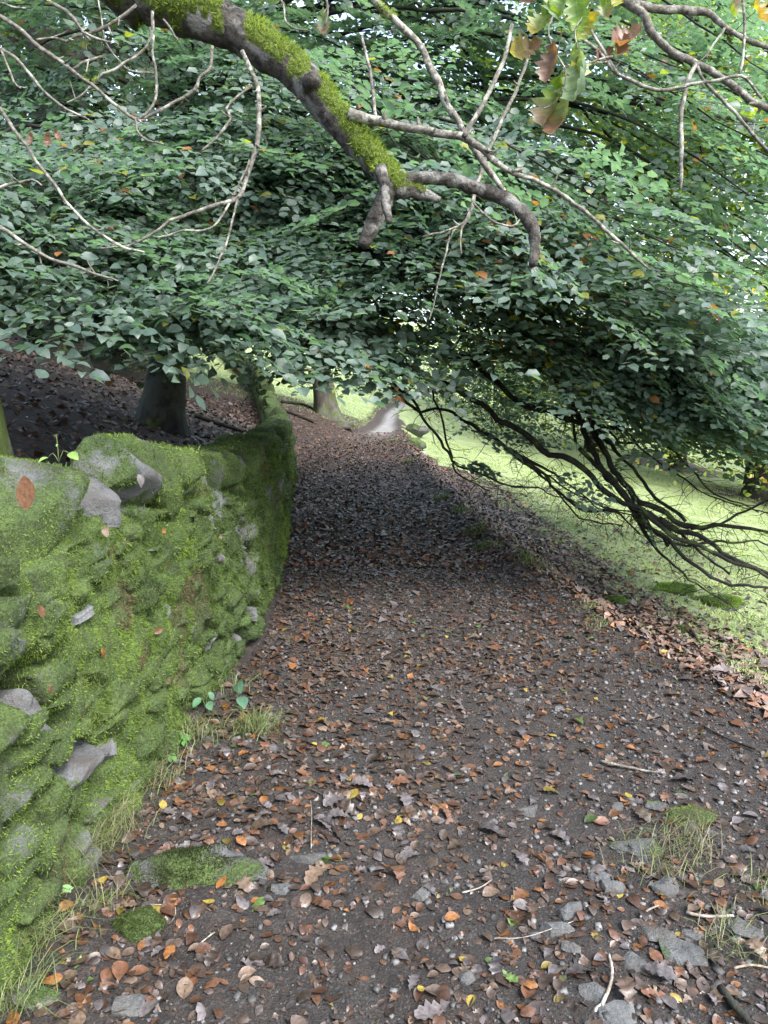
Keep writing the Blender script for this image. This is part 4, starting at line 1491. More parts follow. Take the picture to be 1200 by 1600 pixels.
# upper limb above the frame that carries the right hand twigs
up1 = P(930, -30, 1.9)
V, F = tube([ob + np.array([0.1, -0.1, 3.6]), np.array([-1.6, 1.3, 4.2]), np.array([-0.3, 1.5, 4.1]), np.array([0.4, 1.7, 3.5]), up1], [0.14, 0.11, 0.08, 0.05, 0.02], 12, 0.06, 0.12, 9, 0.02, 10)
add('limb', V, F, M_OAK, oak, np.zeros((len(V), 3)))
V, F = tube([np.array([-1.0, 1.4, 4.15]), np.array([-0.4, 2.0, 3.6]), P(545, -60, 2.45)], [0.05, 0.035, 0.016], 8, 0.06, 0.1, 10, 0.01)
add('branch', V, F, M_OAK, oak, np.zeros((len(V), 3)))
V, F = tube([ob + np.array([0.1, -0.1, 2.9]), np.array([-2.2, 1.7, 3.1]), np.array([-1.5, 1.9, 3.0]), P(-30, 8, 2.0)], [0.08, 0.06, 0.03, 0.009], 8, 0.06, 0.1, 11, 0.02)
add('branch', V, F, M_OAK, oak, np.zeros((len(V), 3)))
V, F = tube([np.array([-0.3, 1.5, 4.1]), np.array([0.2, 1.3, 3.2]), P(880, -40, 1.35)], [0.03, 0.02, 0.003], 6, 0.06, 0.1, 12, 0.01)
add('branch', V, F, M_OAK, oak, np.zeros((len(V), 3)))

# moss on the limb's upper side
LV, LF, _ = moss_tris[0]
prep = []
for V, F, kind in moss_tris:
    fc = V[F].mean(1)
    nn = np.cross(V[F[:, 1]] - V[F[:, 0]], V[F[:, 3]] - V[F[:, 0]])
    nn /= np.linalg.norm(nn, axis=1)[:, None] + 1e-12
    ctr = V.reshape(-1, F[1, 1] - 0 if False else 1, 3)
    prep.append((V, F, fc, nn, kind))
mA = Acc()
for V, F, fc, nn, kind in prep:
    # outward normals
    nsides = 20 if kind is None else (14 if kind == 'stub' else 8)
    ringc = V[: (len(V) // nsides) * nsides].reshape(-1, nsides, 3).mean(1)
    rid = np.minimum(F[:, 0] // nsides, len(ringc) - 1)
    outw = fc - ringc[rid]
    sgn = np.sign((nn * outw).sum(1))
    nn = nn * sgn[:, None]
    fx_, fy_, fz_ = proj(fc)
    patch = fbm(fc[:, 0] * 10, fc[:, 1] * 10, fc[:, 2] * 10, 61, 4)
    if kind is None:
        up = 0.8 * nn[:, 2] + 0.5 * nn[:, 0]
        bare = np.exp(-((fx_ - 365) / 28) ** 2) + np.exp(-((fx_ - 492) / 13) ** 2)
        thr = np.interp(fx_, [200, 360, 480, 540, 600, 640], [-0.42, -0.15, -0.2, -0.25, -0.5, -0.7])
        w = (up + 0.75 * patch > thr) & (bare < 0.55)
        dens, L0, W0 = 420000, 0.017, 0.0013
        mv = np.zeros(len(limb_o.data.vertices))
        np.maximum.at(mv, F.ravel(), np.repeat(w.astype(float), 4))
        c4 = np.ones((len(mv), 4), np.float32)
        c4[:, :3] = mv[:, None]
        limb_o.data.attributes['Col'].data.foreach_set('color', c4.ravel())
    elif kind == 'stub':
        w = (nn[:, 2] + 0.4 * patch > 0.1) & (fx_ > 596) & (fx_ < 668) & (fy_ < 318)
        dens, L0, W0 = 95000, 0.014, 0.0014
    else:
        w = (patch > 0.38) & (nn[:, 2] > -0.4)
        dens, L0, W0 = 140000, 0.008, 0.001
    area = np.linalg.norm(np.cross(V[F[:, 1]] - V[F[:, 0]], V[F[:, 3]] - V[F[:, 0]]), axis=1) * w
    n = int(min(60000, area.sum() * dens))
    if n < 5:
        continue
    idx = rng.choice(len(F), n, p=area / area.sum())
    u, v = rng.random((n, 1)), rng.random((n, 1))
    q = V[F[idx]]
    pt = (q[:, 0] * (1 - u) + q[:, 1] * u) * (1 - v) + (q[:, 3] * (1 - u) + q[:, 2] * u) * v
    cl = 0.5 + np.clip(fbm(pt[:, 0] * 30, pt[:, 1] * 30, pt[:, 2] * 30, 62, 2) + 0.4, 0, 1.2)
    d = nn[idx] + rng.normal(size=(n, 3)) * 0.55 + np.array([0.1, 0, 0.2])
    d /= np.linalg.norm(d, axis=1)[:, None]
    sd = np.cross(d, rng.normal(size=(n, 3)))
    sd /= np.linalg.norm(sd, axis=1)[:, None]
    L = (L0 * cl * rng.uniform(0.5, 1.5, n))[:, None]
    W = (W0 * rng.uniform(0.7, 1.4, n))[:, None]
    MV = np.stack([pt - sd * W, pt + sd * W, pt + d * L], 1)
    t = np.clip(0.5 + 0.5 * patch[idx] + rng.normal(size=n) * 0.25, 0, 1)[:, None]
    c = (1 - t) * np.array([0.12, 0.18, 0.03]) + t * np.array([0.40, 0.54, 0.09])
    c3 = np.stack([c * 0.6, c * 0.6, c * 1.1], 1).reshape(-1, 3)
    mA.put(MV.reshape(-1, 3), np.arange(3 * n).reshape(-1, 3), c3)
tag(mA.build('moss', M_MOSS, oak, False), kind='stuff')


def oak_leaf(px, py, z, length, yaw_px, cols, seed, curl=0.3, cup=0.3, face=0.2):
    """A hanging lobed leaf: yaw_px is the direction its tip points in, degrees clockwise from straight down."""
    r = np.random.default_rng(seed)
    tv, tf = leaf_template('oak', curl, cup, r.uniform(-0.5, 0.5))
    # refine colours along the blade: green near the stalk, brown to the tip where the photo has it
    a = math.radians(yaw_px)
    ax = -UPV * math.cos(a) - RGT * math.sin(a) + FWD * r.uniform(-0.3, 0.3)
    nr = -FWD * math.cos(face) + RGT * math.sin(face) + r.normal(size=3) * 0.25
    M = frames(ax[None], nr[None])[0]
    V = (tv * length) @ M.T + P(px, py, z)
    t = np.clip(tv[:, 0:1] * 1.5 - 0.4 + r.normal(size=(len(tv), 1)) * 0.15, 0, 1)
    c = (1 - t) * np.array(cols[0]) + t * np.array(cols[1])
    o = add('leaf', V, tf, M_OAKLEAF, oak, np.concatenate([c, tv[:, :2]], 1))
    return o


BRN, GRN, YEL, PALEG, RUST = (0.15, 0.09, 0.065), (0.12, 0.21, 0.03), (0.28, 0.25, 0.04), (0.17, 0.25, 0.14), (0.17, 0.09, 0.06)
for k, (a, b_, z, L, yw, c1, c2, lab) in enumerate((
        (850, 62, 1.35, 0.105, 62, BRN, YEL, 'curled brown leaf with a yellow tip'),
        (866, 62, 1.32, 0.095, 10, BRN, BRN, 'brown shrivelled leaf'),
        (878, 112, 1.35, 0.13, 20, GRN, BRN, 'long leaf going from green to brown'),
        (880, 130, 1.36, 0.125, 14, PALEG, RUST, 'pale green leaf with a rust coloured tip'),
        (905, 70, 1.34, 0.135, 6, PALEG, PALEG, 'pale green leaf hanging on edge'),
        (902, 60, 1.36, 0.10, -4, GRN, YEL, None), (858, -20, 1.3, 0.09, -15, PALEG, GRN, None), (880, -30, 1.3, 0.12, 10, GRN, PALEG, None),
        (895, -30, 1.34, 0.11, -10, GRN, GRN, None), (920, 0, 1.36, 0.10, 30, GRN, GRN, None), (935, 15, 1.38, 0.09, 40, YEL, GRN, None),
        (860, 5, 1.32, 0.10, 30, GRN, YEL, None), (940, -10, 1.36, 0.07, -10, GRN, BRN, None),
        (1005, 35, 1.7, 0.13, 55, BRN, RUST, 'brown leaf beside the grey branch'), (985, 50, 1.7, 0.10, 30, BRN, BRN, None), (960, 72, 1.7, 0.08, 50, RUST, BRN, None),
        (1165, -20, 1.6, 0.09, 20, BRN, GRN, None), (1180, -10, 1.6, 0.10, -30, YEL, BRN, None), (810, -40, 1.4, 0.10, -20, BRN, BRN, None),
        (505, 10, 2.1, 0.10, 0, PALEG, BRN, 'single withered leaf hanging alone from the upper limb'),
        (655, -45, 2.3, 0.12, 5, PALEG, YEL, None), (975, -30, 1.8, 0.10, 25, GRN, YEL, None), (1030, -35, 1.8, 0.08, 0, BRN, GRN, None),
        (75, 205, 2.0, 0.05, 10, RUST, RUST, None), (85, 200, 2.0, 0.05, -20, RUST, BRN, None), (48, 205, 2.0, 0.05, 5, BRN, BRN, None))):
    o = oak_leaf(a, b_, z, L * 0.74, yw, (c1, c2), 900 + k, curl=random.uniform(0.4, 1.0), cup=random.uniform(0.5, 1.1), face=random.uniform(-0.9, 0.9))
    if lab:
        o['label'] = lab

# ------------------------------------------------------------------ stones on and beside the path
ROCKS = []       # (x, y, radius, short name) used to keep leaves off and to describe the leaves


def stone_thing(px, py, wpx, hpx, label, seed, moss=0.0, flat=0.5, mat=None, name='stone', cat='stone', yaw=0.0, cuts=7, short=None, sink=0.6, boxy=0.45, depth=None):
    g = G(px, py)
    z = float((g - EYE) @ FWD)
    w = wpx / FPX * z / 2
    # visible height mixes the stone's depth on the ground and its rise
    d = w * 0.7 if depth is None else depth
    hh = max(0.012, flat * w)
    V, F = rock_mesh((w * 1.15, d * 1.15, hh * 1.1), seed, 13, cuts + 7 if moss < 0.5 else 0, 0.08 if moss < 0.4 else 0.5, boxy + 0.15 if moss < 0.5 else 0.0)
    V = V @ rotz(yaw).T
    V = V + g + np.array([0, 0, hh * (1 - sink) - hh * 0.35])
    nz = fbm(V[:, 0] * 9, V[:, 1] * 9, V[:, 2] * 9, seed, 3)
    m = np.clip(moss * (0.5 + 0.6 * sstep(g[2] - 0.02, g[2] + hh, V[:, 2])) + 0.6 * nz * (moss > 0), 0, 1)
    o = add_at(name, V, F, mat or M_ROCK, g, np.repeat(m[:, None], 3, 1))
    if moss < 0.5:
        o.data.set_sharp_from_angle(angle=math.radians(18))
    tag(o, label, cat)
    ROCKS.append((g[0], g[1], max(w, d), short))
    return o, g, w, V, F, m


mossy_boulders = []
r0 = stone_thing(298, 1368, 165, 70, 'broad flat stone with dark green moss sunk into the path near the wall foot', 11, 0.5, 0.33, short='broad mossy stone', cuts=4, boxy=0.25, depth=0.085)
mossy_boulders.append(r0)
r1 = stone_thing(222, 1448, 62, 40, 'small round moss cushion sitting on bare soil in front of the broad mossy stone', 12, 1.0, 0.6, name='moss_cushion', cat='moss cushion', short='round moss cushion', cuts=1, boxy=0.1)
mossy_boulders.append(r1)
stone_thing(50, 1560, 95, 85, 'grey green stone in the bottom left corner under the grass, an orange leaf on it', 13, 0.35, 0.45, short='corner stone', cuts=5)
stone_thing(205, 1572, 55, 40, 'small blue grey stone half sunk in soil beside scattered leaves, left of the path', 14, 0, 0.4, short='blue grey stone')
stone_thing(478, 1345, 62, 26, 'long grey stone lying across the soil right of the broad mossy stone, leaf on top', 15, 0, 0.3, short='long grey stone', depth=0.03)
stone_thing(500, 1338, 50, 18, 'thin pale slab just behind the long grey stone', 16, 0, 0.2, short='thin pale slab', depth=0.025)
stone_thing(400, 1372, 48, 16, 'flat grey sliver of stone touching the right side of the broad mossy stone', 17, 0, 0.25, short='grey sliver', depth=0.022)
stone_thing(440, 1390, 34, 28, 'pair of small grey lumps of stone in front of the long grey stone', 18, 0, 0.5)
stone_thing(657, 1400, 46, 36, 'pale grey pointed stone lying alone in the middle of the path', 19, 0, 0.42, short='pale pointed stone', yaw=0.6)
stone_thing(866, 1458, 62, 56, 'largest grey wedge stone of the lower path, a grass stalk lying across it', 20, 0, 0.55, short='grey wedge stone', cuts=9)
stone_thing(886, 1428, 56, 40, 'squarish grey stone tucked behind the grey wedge stone', 21, 0, 0.5, cuts=8, short='squarish stone')
stone_thing(892, 1482, 30, 40, 'small blue grey stone against the right flank of the grey wedge stone', 22, 0, 0.5)
stone_thing(836, 1466, 24, 40, 'narrow dark stone leaning on the left flank of the grey wedge stone', 23, 0, 0.7)
stone_thing(1040, 1392, 52, 40, 'grey block with a pale lit edge lying near the right side of the path', 24, 0, 0.6, cuts=9, short='pale edged block', yaw=0.7)
stone_thing(960, 1388, 42, 34, 'rounded grey stone lying left of the pale edged block', 25, 0, 0.55, short='rounded grey stone')
stone_thing(942, 1374, 46, 14, 'flat grey flake of stone behind the rounded grey stone', 26, 0, 0.2, depth=0.03)
stone_thing(1032, 1463, 70, 34, 'flat blue grey slab lying behind the split stone at lower right', 27, 0, 0.3, cuts=8, short='blue grey slab')
stone_thing(1058, 1494, 80, 50, 'smooth split stone with a streak of moss, lower right of the path', 28, 0.28, 0.4, short='smooth split stone', cuts=4)
stone_thing(1080, 1462, 34, 24, 'small light stone beside the flat blue grey slab', 29, 0, 0.35)
stone_thing(1158, 1452, 60, 24, 'pale stone half covered by grass at the right edge of the path', 30, 0.15, 0.35, short='half grassed stone')
stone_thing(985, 1506, 64, 36, 'dull grey slab flush with the soil left of the smooth split stone', 31, 0, 0.25, short='dull flush slab')
stone_thing(930, 1560, 50, 44, 'dark rounded stone near the bottom edge, two pale pebbles against it', 32, 0, 0.5, short='dark rounded stone')
stone_thing(935, 1578, 20, 22, 'pale oval pebble in front of the dark rounded stone', 33, 0, 0.7, name='pebble', cat='pebble', mat=M_WHITEROCK)
stone_thing(965, 1592, 66, 40, 'large grey slab cut by the bottom edge of the view', 34, 0, 0.3, short='bottom edge slab')
stone_thing(1120, 1545, 34, 30, 'round grey cobble low on the right of the path beside a copper leaf', 35, 0, 0.6, short='round cobble')
stone_thing(728, 1532, 30, 26, 'round dark cobble standing alone low in the middle of the path', 36, 0, 0.7, short='lone dark cobble')
stone_thing(825, 1270, 40, 34, 'broken grey stone in the middle of a gravelly patch', 37, 0, 0.45, short='gravel patch stone')
stone_thing(1005, 1330, 90, 40, 'low mossy hump of stone at the right side of the path with grass beside it', 38, 0.42, 0.34, short='mossy hump', cuts=3, boxy=0.2)
stone_thing(1020, 1262, 44, 26, 'greenish rounded stone behind the low mossy hump', 39, 0.35, 0.5, short='greenish stone')
r2 = stone_thing(1080, 1280, 56, 40, 'bright green moss tussock among leaves on the right of the path', 40, 0.75, 0.4, name='moss_tussock', cat='moss cushion', short='bright moss tussock', cuts=1, boxy=0.1)
mossy_boulders.append(r2)
stone_thing(966, 1265, 24, 20, 'small blue grey stone left of the greenish rounded stone', 41, 0, 0.6)
stone_thing(421, 1168, 26, 18, 'small dark slate stone beside the grass at the wall foot', 42, 0, 0.5, short='slate stone')
stone_thing(872, 1110, 16, 18, 'small pale slate standing on edge far up the path', 43, 0, 0.8)
stone_thing(770, 1285, 24, 14, 'small pale stone left of the gravelly patch', 44, 0, 0.5)
# out on the meadow
stone_thing(645, 678, 44, 26, 'dark lumpy boulder with yellowed moss at the edge of the far path', 45, 0.45, 0.7, name='boulder', cat='boulder', boxy=0.3)
stone_thing(646, 696, 26, 18, 'rounded boulder covered in yellow green moss in front of the dark lumpy boulder', 46, 0.9, 0.8, name='boulder', cat='boulder', cuts=1, boxy=0.1)
stone_thing(661, 710, 17, 12, 'bright white stone on the grass in front of the mossy boulders', 47, 0, 0.6, mat=M_WHITEROCK)
stone_thing(714, 743, 11, 14, 'upright grey stone on the grass below the drooping branches', 48, 0.2, 1.2)
stone_thing(776, 800, 15, 9, 'small pale slab among dead leaves at the edge of the meadow', 49, 0, 0.3, mat=M_WHITEROCK)
stone_thing(818, 812, 22, 10, 'larger pale slab lying on the meadow grass', 50, 0, 0.3, mat=M_WHITEROCK)
rh = stone_thing(1122, 946, 66, 22, 'low brown and mossy hummock rising from the meadow at right', 51, 0.75, 0.36, name='hummock', cat='hummock', cuts=1, boxy=0.1)
r3 = stone_thing(1055, 925, 50, 26, 'yellow green moss hummock on the meadow left of the large hummock', 52, 1.0, 0.4, name='hummock', cat='hummock', cuts=1, boxy=0.1)
r4 = stone_thing(960, 942, 26, 16, 'small yellow moss hummock among leaves above the path bank', 53, 1.0, 0.6, name='hummock', cat='hummock', cuts=1, boxy=0.1)
r5 = stone_thing(1066, 988, 24, 16, 'tiny green moss hummock beside a dark stick at the meadow edge', 54, 1.0, 0.6, name='hummock', cat='hummock', cuts=1, boxy=0.1)

for (o, g, w, V, F, m), dens, bright in [(r0, 110000, 0.2), (r1, 240000, 0.4), (r2, 130000, 1.1), (r3, 60000, 2.2), (r4, 30000, 1.3), (r5, 50000, 1.1), (rh, 30000, 1.8)]:
    MV, pt, n = grow_moss([(V, F, m)], lambda p, nn: (nn[:, 2] > -0.1) * dens, 16000, 0.009, 0.0014, 0.38)
    c = mosscol(pt) * bright
    c3 = np.stack([c * 0.6, c * 0.6, c * 1.1], 1).reshape(-1, 3)
    mo = link('moss', make_mesh('moss', MV.reshape(-1, 3) - g, np.arange(3 * n).reshape(-1, 3), M_MOSS, c3, False))
    mo.parent = o
    mo['kind'] = 'stuff'

# gravel
gr = np.random.default_rng(5)
ng = 12000
u_ = gr.random(ng)
yy_ = 1.25 + 5.5 * u_ ** 1.6
xx_ = XW(yy_) + 0.15 + (XR(yy_) - XW(yy_) + 0.25) * gr.random(ng) ** 0.75
kp = (fbm(xx_ * 1.6, yy_ * 1.6, 0, 33, 2) + 0.25 + 0.4 * (xx_ > 0.6)) > gr.uniform(-0.4, 0.9, ng)
xx_, yy_ = xx_[kp], yy_[kp]
ng = len(xx_)
RV, RF = rock_mesh((1.25, 1.25, 1.25), 9, 2, 0, 0.5, 0.0)
sz = 0.0025 + 0.010 * gr.random(ng) ** 4
ang = gr.uniform(0, 6.28, ng)
ca, sa = np.cos(ang), np.sin(ang)
S3 = np.stack([sz * gr.uniform(0.9, 1.6, ng), sz, sz * gr.uniform(0.5, 0.8, ng)], -1)
Q = RV[None] * S3[:, None, :]
Q = np.stack([Q[..., 0] * ca[:, None] - Q[..., 1] * sa[:, None], Q[..., 0] * sa[:, None] + Q[..., 1] * ca[:, None], Q[..., 2]], -1)
Q = Q + np.stack([xx_, yy_, hgt(xx_, yy_) + sz * 0.25], -1)[:, None, :]
FF = (RF[None] + (np.arange(ng) * len(RV))[:, None, None]).reshape(-1, 4)
gc = np.repeat((np.array([0.07, 0.071, 0.071]) * (0.5 + 1.6 * gr.random((ng, 1)) ** 2)), len(RV), 0)
tag(add('gravel', Q.reshape(-1, 3), FF, M_PEBBLE, None, gc), 'small grey gravel scattered over the dark soil of the path', 'gravel', kind='stuff')
# crumbs of soil and shreds of leaf
nc = 17000
yy_ = 1.2 + 6.0 * gr.random(nc) ** 1.5
xx_ = XW(yy_) + 0.05 + (XR(yy_) - XW(yy_) + 0.9) * gr.random(nc)
CV_ = np.array([[1, 0, 0], [-.5, .85, 0], [-.5, -.85, 0], [0.1, 0.1, 0.9], [0, 0, -.6]])
CF_ = np.array([[0, 1, 3], [1, 2, 3], [2, 0, 3], [1, 0, 4], [2, 1, 4], [0, 2, 4]])
sz = (0.002 + 0.007 * gr.random(nc) ** 2.5) * np.clip(yy_ / 2.5, 0.9, 2)
Rr_ = frames(gr.normal(size=(nc, 3)), gr.normal(size=(nc, 3)))
Q = np.einsum('nij,kj->nki', Rr_, CV_) * sz[:, None, None] + np.stack([xx_, yy_, hgt(xx_, yy_) + sz * 0.2], -1)[:, None, :]
FF = (CF_[None] + (np.arange(nc) * 5)[:, None, None]).reshape(-1, 3)
gc = np.repeat(np.array([0.040, 0.038, 0.0355]) * (0.35 + 1.3 * gr.random((nc, 1))), 5, 0)
tag(add('soil_crumbs', Q.reshape(-1, 3), FF, M_PEBBLE, None, gc, False), 'dark crumbs of soil loose on the path', 'soil', kind='stuff')

# ------------------------------------------------------------------ fallen leaves
DEADB = [leaf_template('beech6', c, u, tw) for c, u, tw in ((0.2, 0.15, 0.4), (-0.2, 0.2, -0.6), (0.45, -0.15, 0.6), (0.1, 0.4, 0.3), (-0.3, -0.2, 0.6), (0.06, 0.05, -0.3))]
DEADO = [leaf_template('oak', c, u, tw) for c, u, tw in ((0.3, 0.3, 0.4), (-0.35, 0.2, -0.5), (0.5, -0.3, 0.3))]
TM = DEADB + DEADO
NT = len(TM)
TM = TM + [leaf_template('beech', c, u, tw, True) for c, u, tw in ((0.3, 0.3, 0.4), (-0.4, 0.4, -0.5), (0.6, -0.3, 0.5), (-0.2, 0.2, 0.8))]
PAL = [  # name, colour, weight
    ('copper', (0.15, 0.072, 0.04), 0.24), ('brown', (0.088, 0.060, 0.045), 0.38), ('orange', (0.24, 0.105, 0.035), 0.06), ('tan', (0.17, 0.12, 0.085), 0.16),
    ('mauve grey', (0.145, 0.127, 0.128), 0.12), ('yellow', (0.34, 0.26, 0.05), 0.018), ('green', (0.11, 0.18, 0.05), 0.010)]
PW = np.array([p[2] for p in PAL])
PW = PW / PW.sum()
lrng = np.random.default_rng(123)


def slope(x, y):
    e = 0.04
    return (hgt(x + e, y) - hgt(x - e, y)) / (2 * e), (hgt(x, y + e) - hgt(x, y - e)) / (2 * e)


def lay_leaves(x, y, beech_share, size_b, size_o, dull=0.0, lift=0.006, tilt=0.3):
    n = len(x)
    sx, sy = slope(x, y)
    nr = np.stack([-sx, -sy, np.ones(n)], -1) + lrng.normal(size=(n, 3)) * tilt * np.array([1, 1, 0.2])
    an = lrng.uniform(0, 2 * math.pi, n)
    ax = np.stack([np.cos(an), np.sin(an), np.zeros(n)], -1)
    nr /= np.linalg.norm(nr, axis=1)[:, None]
    ax = ax - nr * (ax * nr).sum(1)[:, None]
    R = frames(ax, nr)
    isb = lrng.random(n) < beech_share
    wh = np.where(isb, lrng.integers(0, len(DEADB), n), len(DEADB) + lrng.integers(0, len(DEADO), n))
    size = np.where(isb, size_b, size_o) * np.clip(np.exp(lrng.normal(size=n) * 0.33), 0.4, 1.75)
    ci = lrng.choice(len(PAL), n, p=PW)
    ci = np.where(~isb & (lrng.random(n) < 0.28), 4, ci)
    col = np.array([p[1] for p in PAL])[ci] * (0.32 + 0.62 * lrng.random(n) ** 1.4)[:, None]
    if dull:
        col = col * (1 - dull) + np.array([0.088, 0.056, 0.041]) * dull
    pos = np.stack([x, y, hgt(x, y) + lift + 0.05 * size * np.abs(lrng.normal(size=n))], -1) - R[:, :, 0] * (size * 0.5)[:, None]
    return [wh, pos, R, size, col, isb, ci]


def clear_of_rocks(x, y):
    ok = np.ones(len(x), bool)
    for rx, ry, rr, _ in ROCKS:
        ok &= (x - rx) ** 2 + (y - ry) ** 2 > (rr * 0.6) ** 2
    return ok


# near path
n = 24000
yy_ = 1.2 + 5.3 * lrng.random(n) ** 1.1
side = lrng.random(n)
xx_ = XW(yy_) + 0.08 + (XR(yy_) + 0.9 - XW(yy_)) * side
dn = 0.52 + 0.6 * fbm(xx_ * 1.5, yy_ * 1.5, 0, 44, 4) + 0.6 * np.exp(-((xx_ - XW(yy_) - 0.28) / 0.3) ** 2) + 0.2 * sstep(2, 4, yy_) + 0.45 * sstep(0.2, 0.9, xx_ - XR(yy_) + 0.5)
kp = (lrng.random(n) < dn) & clear_of_rocks(xx_, yy_)
A = lay_leaves(xx_[kp], yy_[kp], 0.80, 0.036, 0.056, lift=0.003, tilt=0.16)
# a few leaves placed where the photograph shows striking ones
hand = [(57, 1410, 0, 0.055, 2), (95, 1430, 0, 0.055, 2), (345, 1590, 1, 0.10, 4), (230, 1480, 1, 0.085, 4), (70, 1545, 0, 0.055, 2), (112, 1522, 1, 0.06, 6), (330, 1415, 0, 0.045, 5),
        (505, 1370, 1, 0.11, 3), (800, 1445, 0, 0.04, 6), (790, 1530, 1, 0.06, 6), (815, 1545, 0, 0.045, 2), (722, 1505, 0, 0.035, 5), (655, 1548, 0, 0.03, 5), (900, 1530, 0, 0.045, 0),
        (745, 1590, 1, 0.10, 4), (690, 1580, 1, 0.10, 4), (1188, 1500, 1, 0.075, 3), (1025, 1500, 0, 0.05, 0), (1030, 1560, 1, 0.07, 0), (980, 1565, 1, 0.09, 1), (265, 1420, 0, 0.07, 2),
        (188, 1520, 0, 0.07, 0), (255, 1515, 0, 0.05, 2), (340, 1393, 0, 0.05, 2), (290, 1545, 0, 0.07, 3), (720, 1442, 0, 0.05, 2), (650, 1455, 0, 0.045, 2), (285, 1330, 1, 0.08, 4), (380, 1325, 0, 0.055, 2)]
hx, hy = [], []
for a in hand:
    g = G(a[0], a[1])
    hx.append(g[0])
    hy.append(g[1])
H = lay_leaves(np.array(hx), np.array(hy), 0.5, 0.05, 0.08, lift=0.012, tilt=0.2)
for k, a in enumerate(hand):
    H[5][k] = not a[2]
    H[0][k] = (k % len(DEADB)) if not a[2] else len(DEADB) + k % len(DEADO)
    H[3][k] = a[3]
    H[6][k] = a[4]
    H[4][k] = np.array(PAL[a[4]][1]) * 0.95
near = [np.concatenate([h_, a_]) for h_, a_ in zip(H, A)]
# further path, right margin, woodland floor
parts = []
n = 9000
yy_ = 1.2 + 5.6 * lrng.random(n) ** 1.2
xx_ = XW(yy_) + 0.06 + (XR(yy_) + 0.9 - XW(yy_)) * lrng.random(n)
sh_ = lay_leaves(xx_, yy_, 0.9, 0.018, 0.025, 0.55, lift=0.003, tilt=0.35)
parts.append(sh_)
n = 19000
yy_ = 6.3 + 16 * lrng.random(n) ** 1.35
xx_ = XW(yy_) + (XR(yy_) + 0.7 - XW(yy_)) * lrng.random(n)
pl_ = lay_leaves(xx_, yy_, 0.9, 0.056, 0.075, 0.35)
pl_[4] = pl_[4] * np.array([1.35, 1.2, 1.1])  # colour warmed and lightened to offset the bluish canopy shade
parts.append(pl_)
n = 15000
yy_ = 2.6 + 13.5 * lrng.random(n) ** 1.3
tt_ = lrng.random(n) ** 1.3
xx_ = XR(yy_) + 0.1 + (XG(yy_) - XR(yy_) + 0.25) * tt_
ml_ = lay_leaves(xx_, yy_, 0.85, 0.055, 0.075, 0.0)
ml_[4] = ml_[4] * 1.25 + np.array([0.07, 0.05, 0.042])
parts.append(ml_)
n = 15000
yy_ = 2.0 + 19 * lrng.random(n) ** 0.9
xx_ = XW(yy_) - 0.45 - 9.5 * lrng.random(n) ** 1.4
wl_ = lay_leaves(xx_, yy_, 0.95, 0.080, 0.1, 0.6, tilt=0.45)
wl_[4] = wl_[4] * 1.35  # slope litter colour lightened to offset shade from the low crowns
parts.append(wl_)
n = 4200
yy_ = 4 + 12 * lrng.random(n)
xx_ = XG(yy_) + 0.2 + 2.2 * lrng.random(n) ** 2
parts.append(lay_leaves(xx_, yy_, 0.9, 0.05, 0.07, 0.0))
# single things: the 270 that show largest
lx, ly, lz = proj(near[1])
inview = (lx > -20) & (lx < 1220) & (ly < 1620) & (lz > 0.5)
rank = np.argsort(np.where(inview, -near[3] / lz, 0))
big = rank[:268]
rest = np.setdiff1d(np.arange(len(near[0])), big)
parts.append([a[rest] for a in near])
allp = [np.concatenate([p[k] for p in parts]) for k in range(5)]
far_ = (np.linalg.norm(allp[1] - EYE, axis=1) > 3.7) | (allp[3] < 0.026) | (allp[1][:, 0] < XW(allp[1][:, 1]) - 0.3)
allp[0] = np.where(far_, NT + lrng.integers(0, 4, len(far_)), allp[0])
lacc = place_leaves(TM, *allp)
tag(lacc.build('fallen_leaves', M_LITTER), 'carpet of small brown beech leaves over the path and the slope behind the wall', 'leaf litter', kind='stuff')

named = [(rx, ry, s) for rx, ry, rr, s in ROCKS if s]
ORD = ['nearest', 'second nearest', 'third nearest', 'fourth nearest', 'fifth nearest', 'sixth nearest', 'seventh nearest', 'eighth nearest', 'ninth nearest', 'tenth nearest',
       'eleventh nearest', 'twelfth nearest', 'thirteenth nearest', 'fourteenth nearest', 'fifteenth nearest', 'sixteenth nearest', 'seventeenth nearest', 'eighteenth nearest', 'nineteenth nearest', 'twentieth nearest'] + [f'{k}th nearest' for k in range(21, 90)]
info = {}
for q in big:
    cpos = near[1][q] + near[2][q][:, 0] * near[3][q] * 0.5
    ds = [(math.hypot(cpos[0] - rx, cpos[1] - ry), s, cpos[0] - rx, cpos[1] - ry) for rx, ry, s in named]
    d, s, dx, dy = min(ds)
    sd = ('on its right' if dx > 0 else 'on its left') if abs(dx) > abs(dy) else ('behind it' if dy > 0 else 'in front of it')
    key = (PAL[int(near[6][q])][0], 'beech' if near[5][q] else 'oak', s, sd)
    info.setdefault(key, []).append((d, q))
for key, lst in info.items():
    lst.sort()
    for k, (d, q) in enumerate(lst):
        shape = 'oval' if key[1] == 'beech' else 'lobed'
        tv, tf = TM[near[0][q]]
        V = (tv @ near[2][q].T) * near[3][q] + near[1][q]
        loc = V.mean(0)
        o = add_at('fallen_leaf', V, tf, M_LITTER, loc, np.concatenate([np.repeat(near[4][q][None], len(V), 0), tv[:, :2]], 1))
        if len(lst) == 1:
            lab = f'only {key[0]} {key[1]} leaf lying by the {key[2]} {key[3]}'
        else:
            lab = f'{key[0]} {key[1]} leaf, {ORD[k]} to the {key[2]} {key[3]}'
        tag(o, lab, 'fallen leaf', 'fallen leaves on the near path')

